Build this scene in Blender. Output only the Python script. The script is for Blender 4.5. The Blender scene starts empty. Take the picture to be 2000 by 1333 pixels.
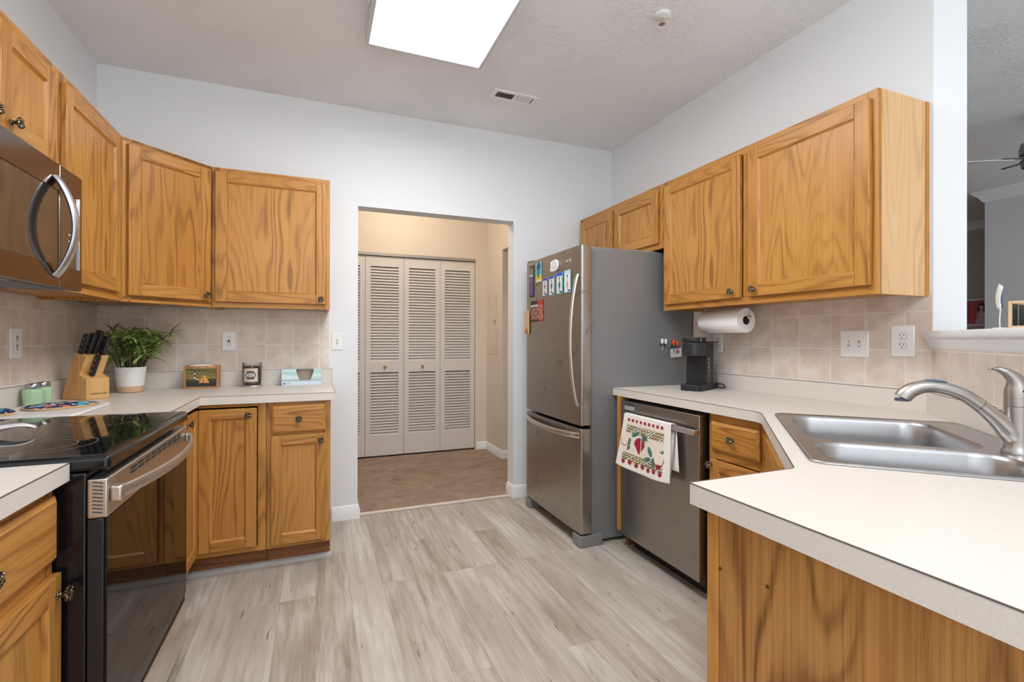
import bpy, bmesh, math, random
from mathutils import Vector, Matrix, noise as mnoise
from mathutils.geometry import tessellate_polygon
random.seed(7)
R = math.radians
S = bpy.context.scene
COL = S.collection
PI = math.pi

# ------------------------------------------------------------------ camera
cam_d = bpy.data.cameras.new('camera')
cam_d.sensor_width = 36.0
cam_d.lens = 946.94 / 2000 * 36.0
cam_d.shift_y = -5.35 / 2000
cam_d.clip_start = 0.02
cam = bpy.data.objects.new('camera', cam_d)
COL.objects.link(cam)
_R = Vector((0.92734438, -0.37420395, 0.00195127))
_U = Vector((-2.36073113e-03, -6.35861342e-04, 9.99997011e-01))
_F = Vector((0.37420159, 0.92734621, 0.00147306))
M3 = Matrix((_R, _U, -_F)).transposed()
cam.matrix_world = Matrix.Translation((0, 0, 1.2012)) @ M3.to_4x4()
S.camera = cam

# ------------------------------------------------------------------ world / light / exposure
W = bpy.data.worlds.new('daylight')
S.world = W
W.use_nodes = True
bg = W.node_tree.nodes['Background']
bg.inputs[0].default_value = (0.88, 0.94, 1.0, 1)
bg.inputs[1].default_value = 1.5
S.view_settings.view_transform = 'Standard'
S.view_settings.look = 'None'
S.view_settings.exposure = 0.0
S.view_settings.gamma = 1.0
S.view_settings.use_curve_mapping = False
PANEL_EMIT = 16.5
HALL_LAMP = 54.0
FILL_LAMP = 55.0  # strength of the added globe behind the camera

# ------------------------------------------------------------------ room numbers
XL, XR, YB, ZC = -1.148, 2.255, 3.401, 2.748
ZT = 0.9126          # counter top
ZI = ZT + 0.0008     # things standing on it
DC = 1.105           # diagonal wall: x - y = DC

# ------------------------------------------------------------------ node helpers
class NT:
    def __init__(s, name):
        s.m = bpy.data.materials.new(name); s.m.use_nodes = True
        s.t = s.m.node_tree; s.n = s.t.nodes; s.l = s.t.links
        s.b = s.n['Principled BSDF']; s.out = s.n['Material Output']
    def add(s, typ, props=None, **ins):
        nd = s.n.new(typ)
        for k, v in (props or {}).items(): setattr(nd, k, v)
        for k, v in ins.items():
            key = int(k[1:]) if k[0] == 'i' and k[1:].isdigit() else k.replace('_', ' ')
            s.set(nd.inputs[key], v)
        return nd
    def set(s, sock, v):
        if isinstance(v, bpy.types.NodeSocket): s.l.new(v, sock)
        elif isinstance(v, bpy.types.Node): s.l.new(v.outputs[0], sock)
        else:
            if isinstance(v, (tuple, list)) and len(v) == 3 and sock.type == 'RGBA': v = (*v, 1)
            sock.default_value = v
    def math(s, op, a, b=0.0, c=None, clamp=False):
        nd = s.n.new('ShaderNodeMath'); nd.operation = op; nd.use_clamp = clamp
        s.set(nd.inputs[0], a); s.set(nd.inputs[1], b)
        if c is not None: s.set(nd.inputs[2], c)
        return nd.outputs[0]
    def mix(s, f, a, b, blend='MIX'):
        nd = s.n.new('ShaderNodeMix'); nd.data_type = 'RGBA'; nd.blend_type = blend
        s.set(nd.inputs[0], f); s.set(nd.inputs[6], a); s.set(nd.inputs[7], b)
        return nd.outputs[2]
    def ramp(s, f, stops):
        nd = s.n.new('ShaderNodeValToRGB'); cr = nd.color_ramp
        while len(cr.elements) < len(stops): cr.elements.new(0.5)
        for e, (p, c) in zip(cr.elements, stops):
            e.position = p; e.color = (*c, 1) if len(c) == 3 else c
        s.set(nd.inputs[0], f)
        return nd.outputs[0]
    def noise(s, vec, scale=5, detail=3, rough=0.5, dist=0.0):
        nd = s.add('ShaderNodeTexNoise', Vector=vec, Scale=scale, Detail=detail, Roughness=rough, Distortion=dist)
        return nd.outputs[0]
    def mapping(s, vec, scale=(1, 1, 1), rot=(0, 0, 0), loc=(0, 0, 0)):
        return s.add('ShaderNodeMapping', Vector=vec, Scale=scale, Rotation=rot, Location=loc).outputs[0]
    def obj(s): return s.n.new('ShaderNodeTexCoord').outputs['Object']
    def vadd(s, a, b):
        nd = s.n.new('ShaderNodeVectorMath'); nd.operation = 'ADD'
        s.set(nd.inputs[0], a); s.set(nd.inputs[1], b); return nd.outputs[0]
    def bump(s, h, strength=0.2, dist=0.01):
        nd = s.add('ShaderNodeBump', Height=h, Strength=strength, Distance=dist)
        s.l.new(nd.outputs[0], s.b.inputs['Normal'])
    def P(s, **k):
        for a, v in k.items(): s.set(s.b.inputs[a.replace('_', ' ')], v)
        return s

def srgb(r, g, b):
    f = lambda c: (c / 255 / 12.92) if c / 255 <= 0.04045 else ((c / 255 + 0.055) / 1.055) ** 2.4
    return (f(r), f(g), f(b))

def simple(name, col, rough=0.5, metal=0.0, **k):
    n = NT(name); n.P(Base_Color=col, Roughness=rough, Metallic=metal, **k); return n.m

# ------------------------------------------------------------------ materials
def oak(name, axis, light, mid, dark, freq=1.0, contrast=1.0):
    n = NT(name)
    isl = n.n.new('ShaderNodeNewGeometry').outputs['Random Per Island']
    off = n.add('ShaderNodeCombineXYZ', X=n.math('MULTIPLY', isl, 37.0), Y=n.math('MULTIPLY', isl, 23.0), Z=n.math('MULTIPLY', isl, 51.0)).outputs[0]
    co = n.vadd(n.obj(), off)
    def sc(a, b):
        v = [a, a, a]; v['xyz'.index(axis)] = b; return tuple(v)
    field = n.noise(n.mapping(co, sc(4.2 * freq, 0.62 * freq)), 1.0, 2, 0.45)
    wob = n.noise(n.mapping(co, sc(26, 3.0)), 1.0, 2, 0.5)
    ph = n.math('ADD', n.math('MULTIPLY', field, 125.0), n.math('MULTIPLY', wob, 3.0))
    band = n.math('MULTIPLY_ADD', n.math('SINE', ph), 0.5, 0.5)
    msk = n.ramp(n.noise(n.mapping(co, sc(5.0, 1.1)), 1.0, 2, 0.5), [(0.36, (0.18, 0.18, 0.18)), (0.66, (1, 1, 1))])
    band = n.math('MULTIPLY', n.math('POWER', band, 3.0), msk)
    thin = n.ramp(n.noise(n.mapping(co, sc(120, 1.6)), 1.0, 3, 0.55), [(0.42, (0, 0, 0)), (0.68, (1, 1, 1))])
    pores = n.noise(n.mapping(co, sc(330, 7)), 1.0, 2, 0.6)
    pr = n.ramp(pores, [(0.50, (0, 0, 0)), (0.66, (1, 1, 1))])
    tone = n.noise(n.mapping(co, sc(3.0, 0.8)), 1.0, 2, 0.5)
    base = n.mix(n.ramp(tone, [(0.3, (0, 0, 0)), (0.7, (1, 1, 1))]), light, mid)
    f1 = n.math('ADD', n.math('MULTIPLY', band, 0.72 * contrast), n.math('MULTIPLY', thin, 0.26 * contrast), )
    c1 = n.mix(n.math('MINIMUM', f1, 0.95), base, dark)
    f2 = n.math('MULTIPLY', n.math('MULTIPLY', pr, n.math('MULTIPLY_ADD', band, 0.6, 0.25)), 0.55 * contrast)
    c2 = n.mix(f2, c1, (dark[0] * 0.6, dark[1] * 0.55, dark[2] * 0.5))
    n.P(Base_Color=c2, Roughness=0.36)
    n.b.inputs['Specular IOR Level'].default_value = 0.42
    n.bump(n.math('SUBTRACT', 1.0, n.math('MULTIPLY', pr, n.math('MULTIPLY_ADD', band, 0.7, 0.2))), 0.10, 0.002)
    return n.m
OL, OM, OD = srgb(201, 145, 74), srgb(187, 128, 58), srgb(134, 82, 30)
oakX, oakY, oakZ = (oak('oak_grain_' + a, a, OL, OM, OD) for a in 'xyz')
veneer = oak('oak_veneer_panel', 'z', srgb(196, 142, 82), srgb(184, 128, 66), srgb(112, 64, 22), 0.85, 1.45)
endveneer = oak('oak_end_veneer', 'z', srgb(228, 184, 132), srgb(220, 174, 120), srgb(178, 128, 76), 1.0, 0.5)
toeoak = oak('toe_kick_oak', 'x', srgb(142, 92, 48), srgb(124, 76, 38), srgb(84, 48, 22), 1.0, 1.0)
OAK = [oakZ, oakX, oakY]

def wall_paint(name, col, bump=0.02):
    n = NT(name); co = n.obj()
    n.P(Base_Color=col, Roughness=0.6)
    n.bump(n.noise(co, 220, 2, 0.5), bump, 0.002)
    return n.m
white_wall = wall_paint('white_wall_paint', srgb(232, 234, 236))
hall_wall = wall_paint('cream_hall_paint', srgb(226, 214, 198))
grey_wall = wall_paint('living_room_paint', srgb(218, 218, 222))
far_wall_m = wall_paint('taupe_far_paint', srgb(196, 188, 180))
trim_m = simple('white_trim_paint', srgb(240, 241, 243), 0.32)
def ceil_mat():
    n = NT('knockdown_ceiling'); co = n.obj()
    a = n.noise(n.mapping(co, (1, 1, 1)), 26, 4, 0.62, 1.6)
    r = n.ramp(a, [(0.46, (0, 0, 0)), (0.56, (1, 1, 1))])
    msk = n.ramp(n.noise(co, 3.0, 3, 0.6), [(0.42, (0, 0, 0)), (0.6, (1, 1, 1))])
    h = n.math('MULTIPLY', r, n.math('MULTIPLY_ADD', msk, 0.85, 0.15))
    n.P(Base_Color=srgb(243, 244, 245), Roughness=0.8)
    n.bump(h, 0.55, 0.006)
    return n.m
ceiling_m = ceil_mat()

def floor_mat():
    n = NT('grey_oak_vinyl_plank')
    co = n.mapping(n.obj(), (1, 1, 1), (0, 0, R(90)))
    br = n.add('ShaderNodeTexBrick', {'offset': 0.37, 'offset_frequency': 3}, Vector=co, Color1=(0, 0, 0, 1), Color2=(1, 1, 1, 1), Mortar=(0.5, 0.5, 0.5, 1), Scale=1.0, Mortar_Size=0.0009, Mortar_Smooth=0.3, Bias=0.0, Brick_Width=1.22, Row_Height=0.152)
    rnd = br.outputs[0]; gap = br.outputs[1]
    sep = n.add('ShaderNodeSeparateColor', Color=rnd).outputs[0]
    off = n.add('ShaderNodeCombineXYZ', X=n.math('MULTIPLY', sep, 41.0), Y=n.math('MULTIPLY', sep, 17.0), Z=n.math('MULTIPLY', sep, 29.0)).outputs[0]
    p = n.vadd(co, off)
    field = n.noise(n.mapping(p, (1.1, 6.5, 1)), 1.0, 3, 0.5)
    ph = n.math('MULTIPLY', field, 46.0)
    band = n.math('MULTIPLY_ADD', n.math('SINE', ph), 0.5, 0.5)
    streak = n.noise(n.mapping(p, (2.2, 34, 1)), 1.0, 5, 0.62, 0.4)
    fine = n.noise(n.mapping(p, (7, 190, 1)), 1.0, 3, 0.6)
    big = n.noise(n.mapping(p, (1.4, 5, 1)), 1.0, 3, 0.55)
    c = n.mix(n.ramp(big, [(0.32, (0, 0, 0)), (0.68, (1, 1, 1))]), srgb(164, 150, 134), srgb(209, 202, 193))
    c = n.mix(n.math('MULTIPLY', n.ramp(streak, [(0.40, (0, 0, 0)), (0.72, (1, 1, 1))]), 0.70), c, srgb(128, 110, 92))
    c = n.mix(n.math('MULTIPLY', n.math('POWER', band, 3.0), 0.22), c, srgb(134, 116, 96))
    c = n.mix(n.math('MULTIPLY', n.ramp(fine, [(0.52, (0, 0, 0)), (0.75, (1, 1, 1))]), 0.38), c, srgb(120, 104, 88))
    c = n.mix(n.math('MULTIPLY_ADD', sep, 0.34, -0.02), c, srgb(214, 208, 200))
    knot = n.noise(n.mapping(p, (9, 60, 1)), 1.0, 2, 0.5)
    c = n.mix(n.math('MULTIPLY', n.ramp(knot, [(0.70, (0, 0, 0)), (0.76, (1, 1, 1))]), 0.65), c, srgb(74, 62, 52))
    c = n.mix(n.math('MULTIPLY', gap, 0.45), c, srgb(110, 98, 86))
    n.P(Base_Color=c, Roughness=0.42)
    n.b.inputs['Specular IOR Level'].default_value = 0.4
    n.bump(n.math('ADD', n.math('MULTIPLY', gap, -1.0), n.math('MULTIPLY', streak, -0.3)), 0.12, 0.002)
    return n.m
floor_m = floor_mat()

def carpet_mat():
    n = NT('tan_carpet'); co = n.obj()
    a = n.noise(co, 260, 3, 0.7); b = n.noise(co, 4.5, 6, 0.78, 0.5); d = n.noise(co, 30, 3, 0.6)
    c = n.mix(n.ramp(b, [(0.30, (0, 0, 0)), (0.60, (1, 1, 1))]), srgb(166, 134, 108), srgb(226, 198, 172))
    c = n.mix(n.math('MULTIPLY', n.ramp(n.noise(co, 110, 4, 0.75), [(0.4, (0, 0, 0)), (0.65, (1, 1, 1))]), 0.5), c, srgb(164, 134, 110))
    c = n.mix(n.math('MULTIPLY', d, 0.25), c, srgb(214, 190, 166))
    n.P(Base_Color=c, Roughness=0.95)
    n.bump(n.noise(co, 120, 4, 0.75), 1.0, 0.02)
    return n.m
carpet_m = carpet_mat()

def tile_mat():
    n = NT('beige_wall_tile')
    ob = n.obj()
    br = n.add('ShaderNodeTexBrick', {'offset': 0.0, 'squash': 1.0}, Vector=n.mapping(ob, (1, 1, 1), (R(-90), 0, 0)), Color1=(0, 0, 0, 1), Color2=(1, 1, 1, 1), Mortar=(0.5, 0.5, 0.5, 1), Scale=1.0, Mortar_Size=0.0022, Mortar_Smooth=0.2, Bias=0.0, Brick_Width=0.157, Row_Height=0.157)
    gap = br.outputs[1]; sep = n.add('ShaderNodeSeparateColor', Color=br.outputs[0]).outputs[0]
    off = n.add('ShaderNodeCombineXYZ', X=n.math('MULTIPLY', sep, 13.0), Y=n.math('MULTIPLY', sep, 31.0)).outputs[0]
    a = n.noise(n.vadd(ob, off), 11, 4, 0.6, 0.3)
    b = n.noise(n.vadd(ob, off), 55, 3, 0.6)
    c = n.mix(n.ramp(a, [(0.33, (0, 0, 0)), (0.66, (1, 1, 1))]), srgb(212, 194, 179), srgb(230, 218, 206))
    c = n.mix(n.math('MULTIPLY', n.ramp(b, [(0.5, (0, 0, 0)), (0.75, (1, 1, 1))]), 0.22), c, srgb(212, 190, 170))
    c = n.mix(gap, c, srgb(236, 230, 224))
    n.P(Base_Color=c, Roughness=0.34)
    n.bump(n.math('SUBTRACT', 1.0, gap), 0.35, 0.002)
    return n.m
tile_m = tile_mat()

def laminate():
    n = NT('off_white_laminate'); co = n.obj()
    c = n.mix(n.ramp(n.noise(co, 420, 2, 0.6), [(0.45, (0, 0, 0)), (0.7, (1, 1, 1))]), srgb(224, 216, 207), srgb(216, 206, 195))
    n.P(Base_Color=c, Roughness=0.38); return n.m
lam_m = laminate()
seam_m = simple('laminate_seam', srgb(98, 88, 80), 0.6)

def steel(name, col, rough, axis='z', smudge=0.0):
    n = NT(name); co = n.obj()
    v = [900, 900, 900]; v['xyz'.index(axis)] = 6.0
    br = n.noise(n.mapping(co, tuple(v)), 1.0, 2, 0.6)
    r = n.math('MULTIPLY_ADD', br, 0.06, rough - 0.03)
    c = col
    if smudge:
        sm = n.noise(co, 7.0, 4, 0.62, 0.8)
        m = n.math('MULTIPLY', n.ramp(sm, [(0.60, (0, 0, 0)), (0.70, (1, 1, 1))]), smudge)
        r = n.math('ADD', r, n.math('MULTIPLY', m, 0.25))
        c = n.mix(n.math('MULTIPLY', m, 0.55), col, (col[0] * 0.45, col[1] * 0.43, col[2] * 0.4))
    n.P(Base_Color=c, Metallic=1.0, Roughness=r)
    n.bump(br, 0.012, 0.0006)
    return n.m
steel_fr = steel('fridge_stainless', srgb(172, 168, 164), 0.30, 'y', 0.9)
steel_dw = steel('dishwasher_stainless', srgb(164, 160, 155), 0.30, 'z', 0.35)
steel_sink = steel('sink_stainless', srgb(190, 190, 192), 0.31, 'x')
steel_br = simple('bright_steel', srgb(222, 222, 224), 0.22, 1.0)
nickel = simple('brushed_nickel', srgb(190, 185, 180), 0.34, 1.0)
blacksteel = simple('black_stainless', srgb(116, 102, 94), 0.16, 1.0)
range_steel = simple('range_stainless', srgb(206, 196, 186), 0.38, 1.0)
grey_paint = simple('grey_appliance_paint', srgb(136, 137, 138), 0.42, 0.25)
dark_plastic = simple('black_plastic', (0.012, 0.012, 0.014), 0.38)
soft_black = simple('black_rubber', (0.008, 0.008, 0.009), 0.6)
gloss_black = NT('black_glass').P(Base_Color=(0.006, 0.006, 0.006, 1), Roughness=0.035, IOR=2.1).m
def oven_mat():
    n = NT('oven_mirror_glass')
    d = n.add('ShaderNodeBsdfDiffuse', Color=(0.004, 0.004, 0.004, 1)); g = n.add('ShaderNodeBsdfGlossy', Roughness=0.02, Color=(0.86, 0.82, 0.78, 1))
    f = n.add('ShaderNodeFresnel', IOR=1.5); mx = n.add('ShaderNodeMixShader', Fac=n.math('MULTIPLY', f.outputs[0], 0.85))
    n.l.new(d.outputs[0], mx.inputs[1]); n.l.new(g.outputs[0], mx.inputs[2]); n.l.new(mx.outputs[0], n.out.inputs[0]); return n.m
oven_glass = oven_mat()
mw_glass = NT('microwave_window').P(Base_Color=(0.03, 0.022, 0.018, 1), Roughness=0.06, IOR=2.2).m
enamel_black = NT('black_enamel').P(Base_Color=(0.006, 0.006, 0.008, 1), Roughness=0.12).m
white_plastic = simple('white_plastic', srgb(240, 239, 236), 0.35)
slot_shade = simple('slot_dark', (0.03, 0.028, 0.026), 0.6)  # near-black standing in for the shade inside slots and vents
closet_paint = simple('closet_door_paint', srgb(222, 216, 212), 0.45)
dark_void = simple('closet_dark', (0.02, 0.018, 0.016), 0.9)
paper_m = simple('white_paper', srgb(240, 238, 235), 0.8)
brass = simple('brass', srgb(170, 140, 84), 0.3, 1.0)
rivet_m = simple('rivet_steel', srgb(220, 220, 220), 0.3, 1.0)
def knob_mat():
    n = NT('antique_brass_knob'); co = n.obj()
    v = n.add('ShaderNodeTexVoronoi', {'feature': 'DISTANCE_TO_EDGE'}, Vector=co, Scale=170.0)
    k = n.ramp(v.outputs[0], [(0.06, (0, 0, 0)), (0.22, (1, 1, 1))])
    c = n.mix(k, (0.018, 0.014, 0.010), srgb(178, 160, 126))
    n.P(Base_Color=c, Metallic=0.9, Roughness=0.32); n.bump(k, 0.8, 0.002); return n.m
knob_m = knob_mat()
def printed(name, rough=0.6):
    n = NT(name)
    a = n.add('ShaderNodeAttribute', {'attribute_name': 'Col'})
    n.P(Base_Color=a.outputs[0], Roughness=rough); return n.m
print_m = printed('printed_ink', 0.45)
cloth_m = printed('printed_cloth', 0.9)

def emis(name, col, s):
    n = NT(name); e = n.add('ShaderNodeEmission', Color=(*col, 1), Strength=s)
    n.l.new(e.outputs[0], n.out.inputs[0]); return n.m

# ------------------------------------------------------------------ mesh builder
class MB:
    def __init__(s): s.v = []; s.f = []; s.m = []
    def add(s, vs, fs, m=0):
        o = len(s.v); s.v += [tuple(v) for v in vs]
        for f in fs: s.f.append([i + o for i in f]); s.m.append(m)
        return s
    def box(s, x0, x1, y0, y1, z0, z1, m=0):
        if x0 > x1: x0, x1 = x1, x0
        if y0 > y1: y0, y1 = y1, y0
        if z0 > z1: z0, z1 = z1, z0
        vs = [(x0, y0, z0), (x1, y0, z0), (x1, y1, z0), (x0, y1, z0), (x0, y0, z1), (x1, y0, z1), (x1, y1, z1), (x0, y1, z1)]
        return s.add(vs, [(0, 3, 2, 1), (4, 5, 6, 7), (0, 1, 5, 4), (1, 2, 6, 5), (2, 3, 7, 6), (3, 0, 4, 7)], m)
    def plate(s, outer, a0, a1, holes=(), fr=None, m=0):
        """2-D outline with holes, extruded between a0 and a1; fr maps (u,v,w)->xyz"""
        fr = fr or (lambda u, v, w: (u, v, w))
        loops = [list(outer)] + [list(h) for h in holes]
        flat = [p for lp in loops for p in lp]
        tris = tessellate_polygon([[Vector((p[0], p[1], 0)) for p in lp] for lp in loops])
        n = len(flat)
        vs = [fr(p[0], p[1], a0) for p in flat] + [fr(p[0], p[1], a1) for p in flat]
        if len(loops) == 1:
            fs = [tuple(range(n - 1, -1, -1)), tuple(range(n, 2 * n))]
        else:
            fs = [tuple(t) for t in tris] + [tuple(i + n for i in t) for t in tris]
        k = 0
        for lp in loops:
            L = len(lp)
            for i in range(L):
                a, b = k + i, k + (i + 1) % L
                fs.append((a, b, b + n, a + n))
            k += L
        return s.add(vs, fs, m)
    def loft(s, rings, cap0=True, cap1=True, m=0, closed=True):
        L = len(rings[0]); vs = [p for r in rings for p in r]; fs = []
        for k in range(len(rings) - 1):
            for i in range(L if closed else L - 1):
                a, b = k * L + i, k * L + (i + 1) % L
                fs.append((a, b, b + L, a + L))
        if cap0: fs.append(tuple(range(L - 1, -1, -1)))
        if cap1: fs.append(tuple(range((len(rings) - 1) * L, len(rings) * L)))
        return s.add(vs, fs, m)
    def lathe(s, prof, seg=32, c=(0, 0, 0), m=0, axis='z', caps=True):
        rings = []
        for r, h in prof:
            ring = []
            for i in range(seg):
                a = 2 * PI * i / seg; x, y = r * math.cos(a), r * math.sin(a)
                p = {'z': (x, y, h), 'y': (x, h, y), 'x': (h, x, y)}[axis]
                ring.append((p[0] + c[0], p[1] + c[1], p[2] + c[2]))
            rings.append(ring)
        return s.loft(rings, caps, caps, m)
    def tube(s, pts, rad, seg=10, m=0, cap=True, flat=None, up=None):
        pts = [Vector(p) for p in pts]; n = len(pts); rings = []
        rs = rad if isinstance(rad, list) else [rad] * n
        up = Vector(up) if up else None
        prev = None
        for i in range(n):
            t = (pts[min(i + 1, n - 1)] - pts[max(i - 1, 0)]).normalized()
            if up: u = up
            elif prev is None: u = Vector((0, 0, 1)) if abs(t.z) < 0.9 else Vector((0, 1, 0))
            else: u = prev
            a = t.cross(u).normalized(); b = a.cross(t).normalized(); prev = b
            r = rs[i]; rx, ry = (r if isinstance(r, tuple) else (r, r))
            rings.append([tuple(pts[i] + a * rx * math.cos(2 * PI * k / seg) + b * ry * math.sin(2 * PI * k / seg)) for k in range(seg)])
        return s.loft(rings, cap, cap, m)
    def build(s, name, mats, parent=None, bevel=0.0, smooth=35, bseg=2, subsurf=0, loc=None, rotz=0.0):
        me = bpy.data.meshes.new(name)
        me.from_pydata(s.v, [], s.f)
        if not isinstance(mats, (list, tuple)): mats = [mats]
        for m in mats: me.materials.append(m)
        me.polygons.foreach_set('material_index', s.m)
        bm = bmesh.new(); bm.from_mesh(me)
        bmesh.ops.recalc_face_normals(bm, faces=bm.faces)
        bm.to_mesh(me); bm.free()
        if smooth:
            me.polygons.foreach_set('use_smooth', [True] * len(me.polygons))
            me.set_sharp_from_angle(angle=R(smooth))
        me.update()
        o = bpy.data.objects.new(name, me); COL.objects.link(o)
        if parent: o.parent = parent
        if loc: o.location = loc
        if rotz: o.rotation_euler = (0, 0, rotz)
        if bevel:
            b = o.modifiers.new('bevel', 'BEVEL'); b.width = bevel; b.segments = bseg; b.limit_method = 'ANGLE'; b.angle_limit = R(40)
            b.harden_normals = False
        if subsurf:
            q = o.modifiers.new('sub', 'SUBSURF'); q.levels = q.render_levels = subsurf
        return o

def rrect(w, h, r, cx=0, cy=0, n=6):
    pts = []
    for (sx, sy, a0) in ((1, 1, 0), (-1, 1, 90), (-1, -1, 180), (1, -1, 270)):
        for i in range(n + 1):
            a = R(a0 + 90 * i / n)
            pts.append((cx + sx * (w / 2 - r) + r * math.cos(a), cy + sy * (h / 2 - r) + r * math.sin(a)))
    return pts
def circ(r, cx=0, cy=0, n=20, ry=None):
    return [(cx + r * math.cos(2 * PI * i / n), cy + (ry or r) * math.sin(2 * PI * i / n)) for i in range(n)]
XZ = lambda u, v, w: (u, w, v)       # outline in x-z, thickness along y
YZ = lambda u, v, w: (w, u, v)

def thing(name, label, cat, loc=(0, 0, 0), rotz=0.0, group=None):
    o = bpy.data.objects.new(name, None); COL.objects.link(o)
    o.empty_display_size = 0.05
    o.location = loc; o.rotation_euler = (0, 0, rotz); o['label'] = label; o['category'] = cat
    if group: o['group'] = group
    return o
def tag(o, label, cat, group=None):
    o['label'] = label; o['category'] = cat
    if group: o['group'] = group
    return o
def struct(o): o['kind'] = 'structure'; return o
def part_label(o, t): o['label'] = t; return o

def text_mb(body, size, fr, depth=0.0006, align='CENTER', m=0, mb=None, shear=0):
    cu = bpy.data.curves.new('lettering', 'FONT'); cu.body = body; cu.size = size; cu.extrude = 0.0; cu.align_x = align; cu.align_y = 'CENTER'; cu.resolution_u = 2; cu.shear = shear
    ob = bpy.data.objects.new('lettering', cu); COL.objects.link(ob)
    bpy.context.view_layer.update()
    dg = bpy.context.evaluated_depsgraph_get()
    me = bpy.data.meshes.new_from_object(ob.evaluated_get(dg))
    mb = mb or MB()
    bm = bmesh.new(); bm.from_mesh(me)
    r = bmesh.ops.extrude_face_region(bm, geom=bm.faces[:])
    for e in r['geom']:
        if isinstance(e, bmesh.types.BMVert): e.co.z += depth
    bm.verts.ensure_lookup_table(); bm.verts.index_update()
    vs = [fr(v.co.x, v.co.y, v.co.z) for v in bm.verts]
    fs = [[v.index for v in f.verts] for f in bm.faces]
    mb.add(vs, fs, m); bm.free()
    bpy.data.objects.remove(ob); bpy.data.meshes.remove(me); bpy.data.curves.remove(cu)
    return mb

def picture(name, nx, ny, pos, col, mat, parent=None, thick=None):
    """flat printed sheet as a fine grid; pos(u,v)->xyz, col(u,v)->srgb 0..255"""
    vs = [pos(i / nx, j / ny) for j in range(ny + 1) for i in range(nx + 1)]
    fs = [(j * (nx + 1) + i, j * (nx + 1) + i + 1, (j + 1) * (nx + 1) + i + 1, (j + 1) * (nx + 1) + i) for j in range(ny) for i in range(nx)]
    cols = [col((i + 0.5) / nx, (j + 0.5) / ny) for j in range(ny) for i in range(nx)]
    me = bpy.data.meshes.new(name); me.from_pydata(vs, [], fs)
    at = me.color_attributes.new('Col', 'FLOAT_COLOR', 'CORNER')
    for p, c in zip(me.polygons, cols):
        c = (*srgb(*c), 1)
        for li in p.loop_indices: at.data[li].color = c
    me.polygons.foreach_set('use_smooth', [True] * len(me.polygons))
    me.materials.append(mat)
    o = bpy.data.objects.new(name, me); COL.objects.link(o)
    if parent: o.parent = parent
    if thick:
        q = o.modifiers.new('solid', 'SOLIDIFY'); q.thickness = thick; q.offset = -1
    return o

# ================================================================== THE SETTING
def sbox(name, m, *b, bevel=0.0):
    return struct(MB().box(*b).build(name, m, bevel=bevel))
sbox('floor', floor_m, XL - 0.12, 2.36, -0.9, 3.44, -0.05, 0.0)
sbox('floor', carpet_m, -0.75, 2.375, 3.44, 5.0, -0.05, 0.012)
sbox('floor', carpet_m, 2.36, 8.2, -1.0, 5.2, -0.05, 0.0)
sbox('ceiling', ceiling_m, XL - 0.12, 8.2, -1.4, 5.7, ZC, ZC + 0.08)
sbox('wall_left', white_wall, XL - 0.12, XL, -1.2, YB + 0.12, 0, ZC)
DL, DR, DH = 0.258, 1.386, 2.092
struct(MB().plate([(XL, 0), (DL, 0), (DL, DH), (DR, DH), (DR, 0), (2.375, 0), (2.375, ZC), (XL, ZC)], YB, YB + 0.12, fr=XZ).build('wall_back', white_wall, smooth=0))
struct(MB().plate([(XR, 1.15), (XR, YB), (2.375, YB), (2.375, 1.10), (2.327, 1.078)], 0, ZC).build('wall_right', white_wall, smooth=0))
DG = R(225)
DGO = (XR, 1.15, 0)
struct(MB().box(0.002, 1.44, 0, 0.102, 0, 1.2).build('wall_diagonal', white_wall, loc=DGO, rotz=DG, smooth=0))
def ledge():
    b = MB()
    prof = [(-0.002, 1.166), (-0.006, 1.166), (-0.010, 1.172), (-0.013, 1.182), (-0.017, 1.192), (-0.021, 1.200), (-0.023, 1.206), (-0.029, 1.209), (-0.032, 1.214), (-0.032, 1.230), (-0.029, 1.235), (-0.002, 1.235)]
    rings = [[(y, y, z) for y, z in prof], [(1.44, y, z) for y, z in prof]]
    b.loft(rings)
    b.box(0.003, 1.44, -0.002, 0.16, 1.2, 1.235)
    return struct(b.build('trim_1', trim_m, loc=DGO, rotz=DG, smooth=50))
ledge()
# hall beyond the doorway
sbox('wall_hall', hall_wall, 1.588, 1.716, 4.99, 5.1, 0, ZC)
struct(MB().plate([(-0.75, 0), (0.060, 0), (0.060, 2.062), (1.588, 2.062), (1.588, ZC), (-0.75, ZC)], 4.99, 5.10, fr=XZ).build('wall_closet', hall_wall, smooth=0))
sbox('wall_hall_left', hall_wall, -0.87, -0.75, YB + 0.12, 5.1, 0, ZC)
sbox('wall_hall_right', hall_wall, 1.716, 2.375, 4.51, 5.1, 0, ZC)
struct(MB().box(1.716, 1.836, YB + 0.12, 4.51, 2.09, ZC).build('wall_hall_header', hall_wall, smooth=0))
sbox('wall_passage', hall_wall, 2.375, 2.495, YB, 5.2, 0, ZC)
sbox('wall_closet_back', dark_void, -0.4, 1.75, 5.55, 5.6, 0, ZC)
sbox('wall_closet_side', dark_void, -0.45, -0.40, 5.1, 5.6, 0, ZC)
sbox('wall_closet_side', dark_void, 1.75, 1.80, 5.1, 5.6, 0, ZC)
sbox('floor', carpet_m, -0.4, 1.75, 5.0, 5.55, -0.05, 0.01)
sbox('trim_2', simple('closet_track', srgb(176, 172, 166), 0.4, 0.6), 0.060, 1.588, 4.985, 5.03, 2.034, 2.062)
sbox('trim_3', simple('threshold_strip', srgb(222, 210, 196), 0.4), DL, DR, 3.425, 3.452, 0.0, 0.016, bevel=0.004)
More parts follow.
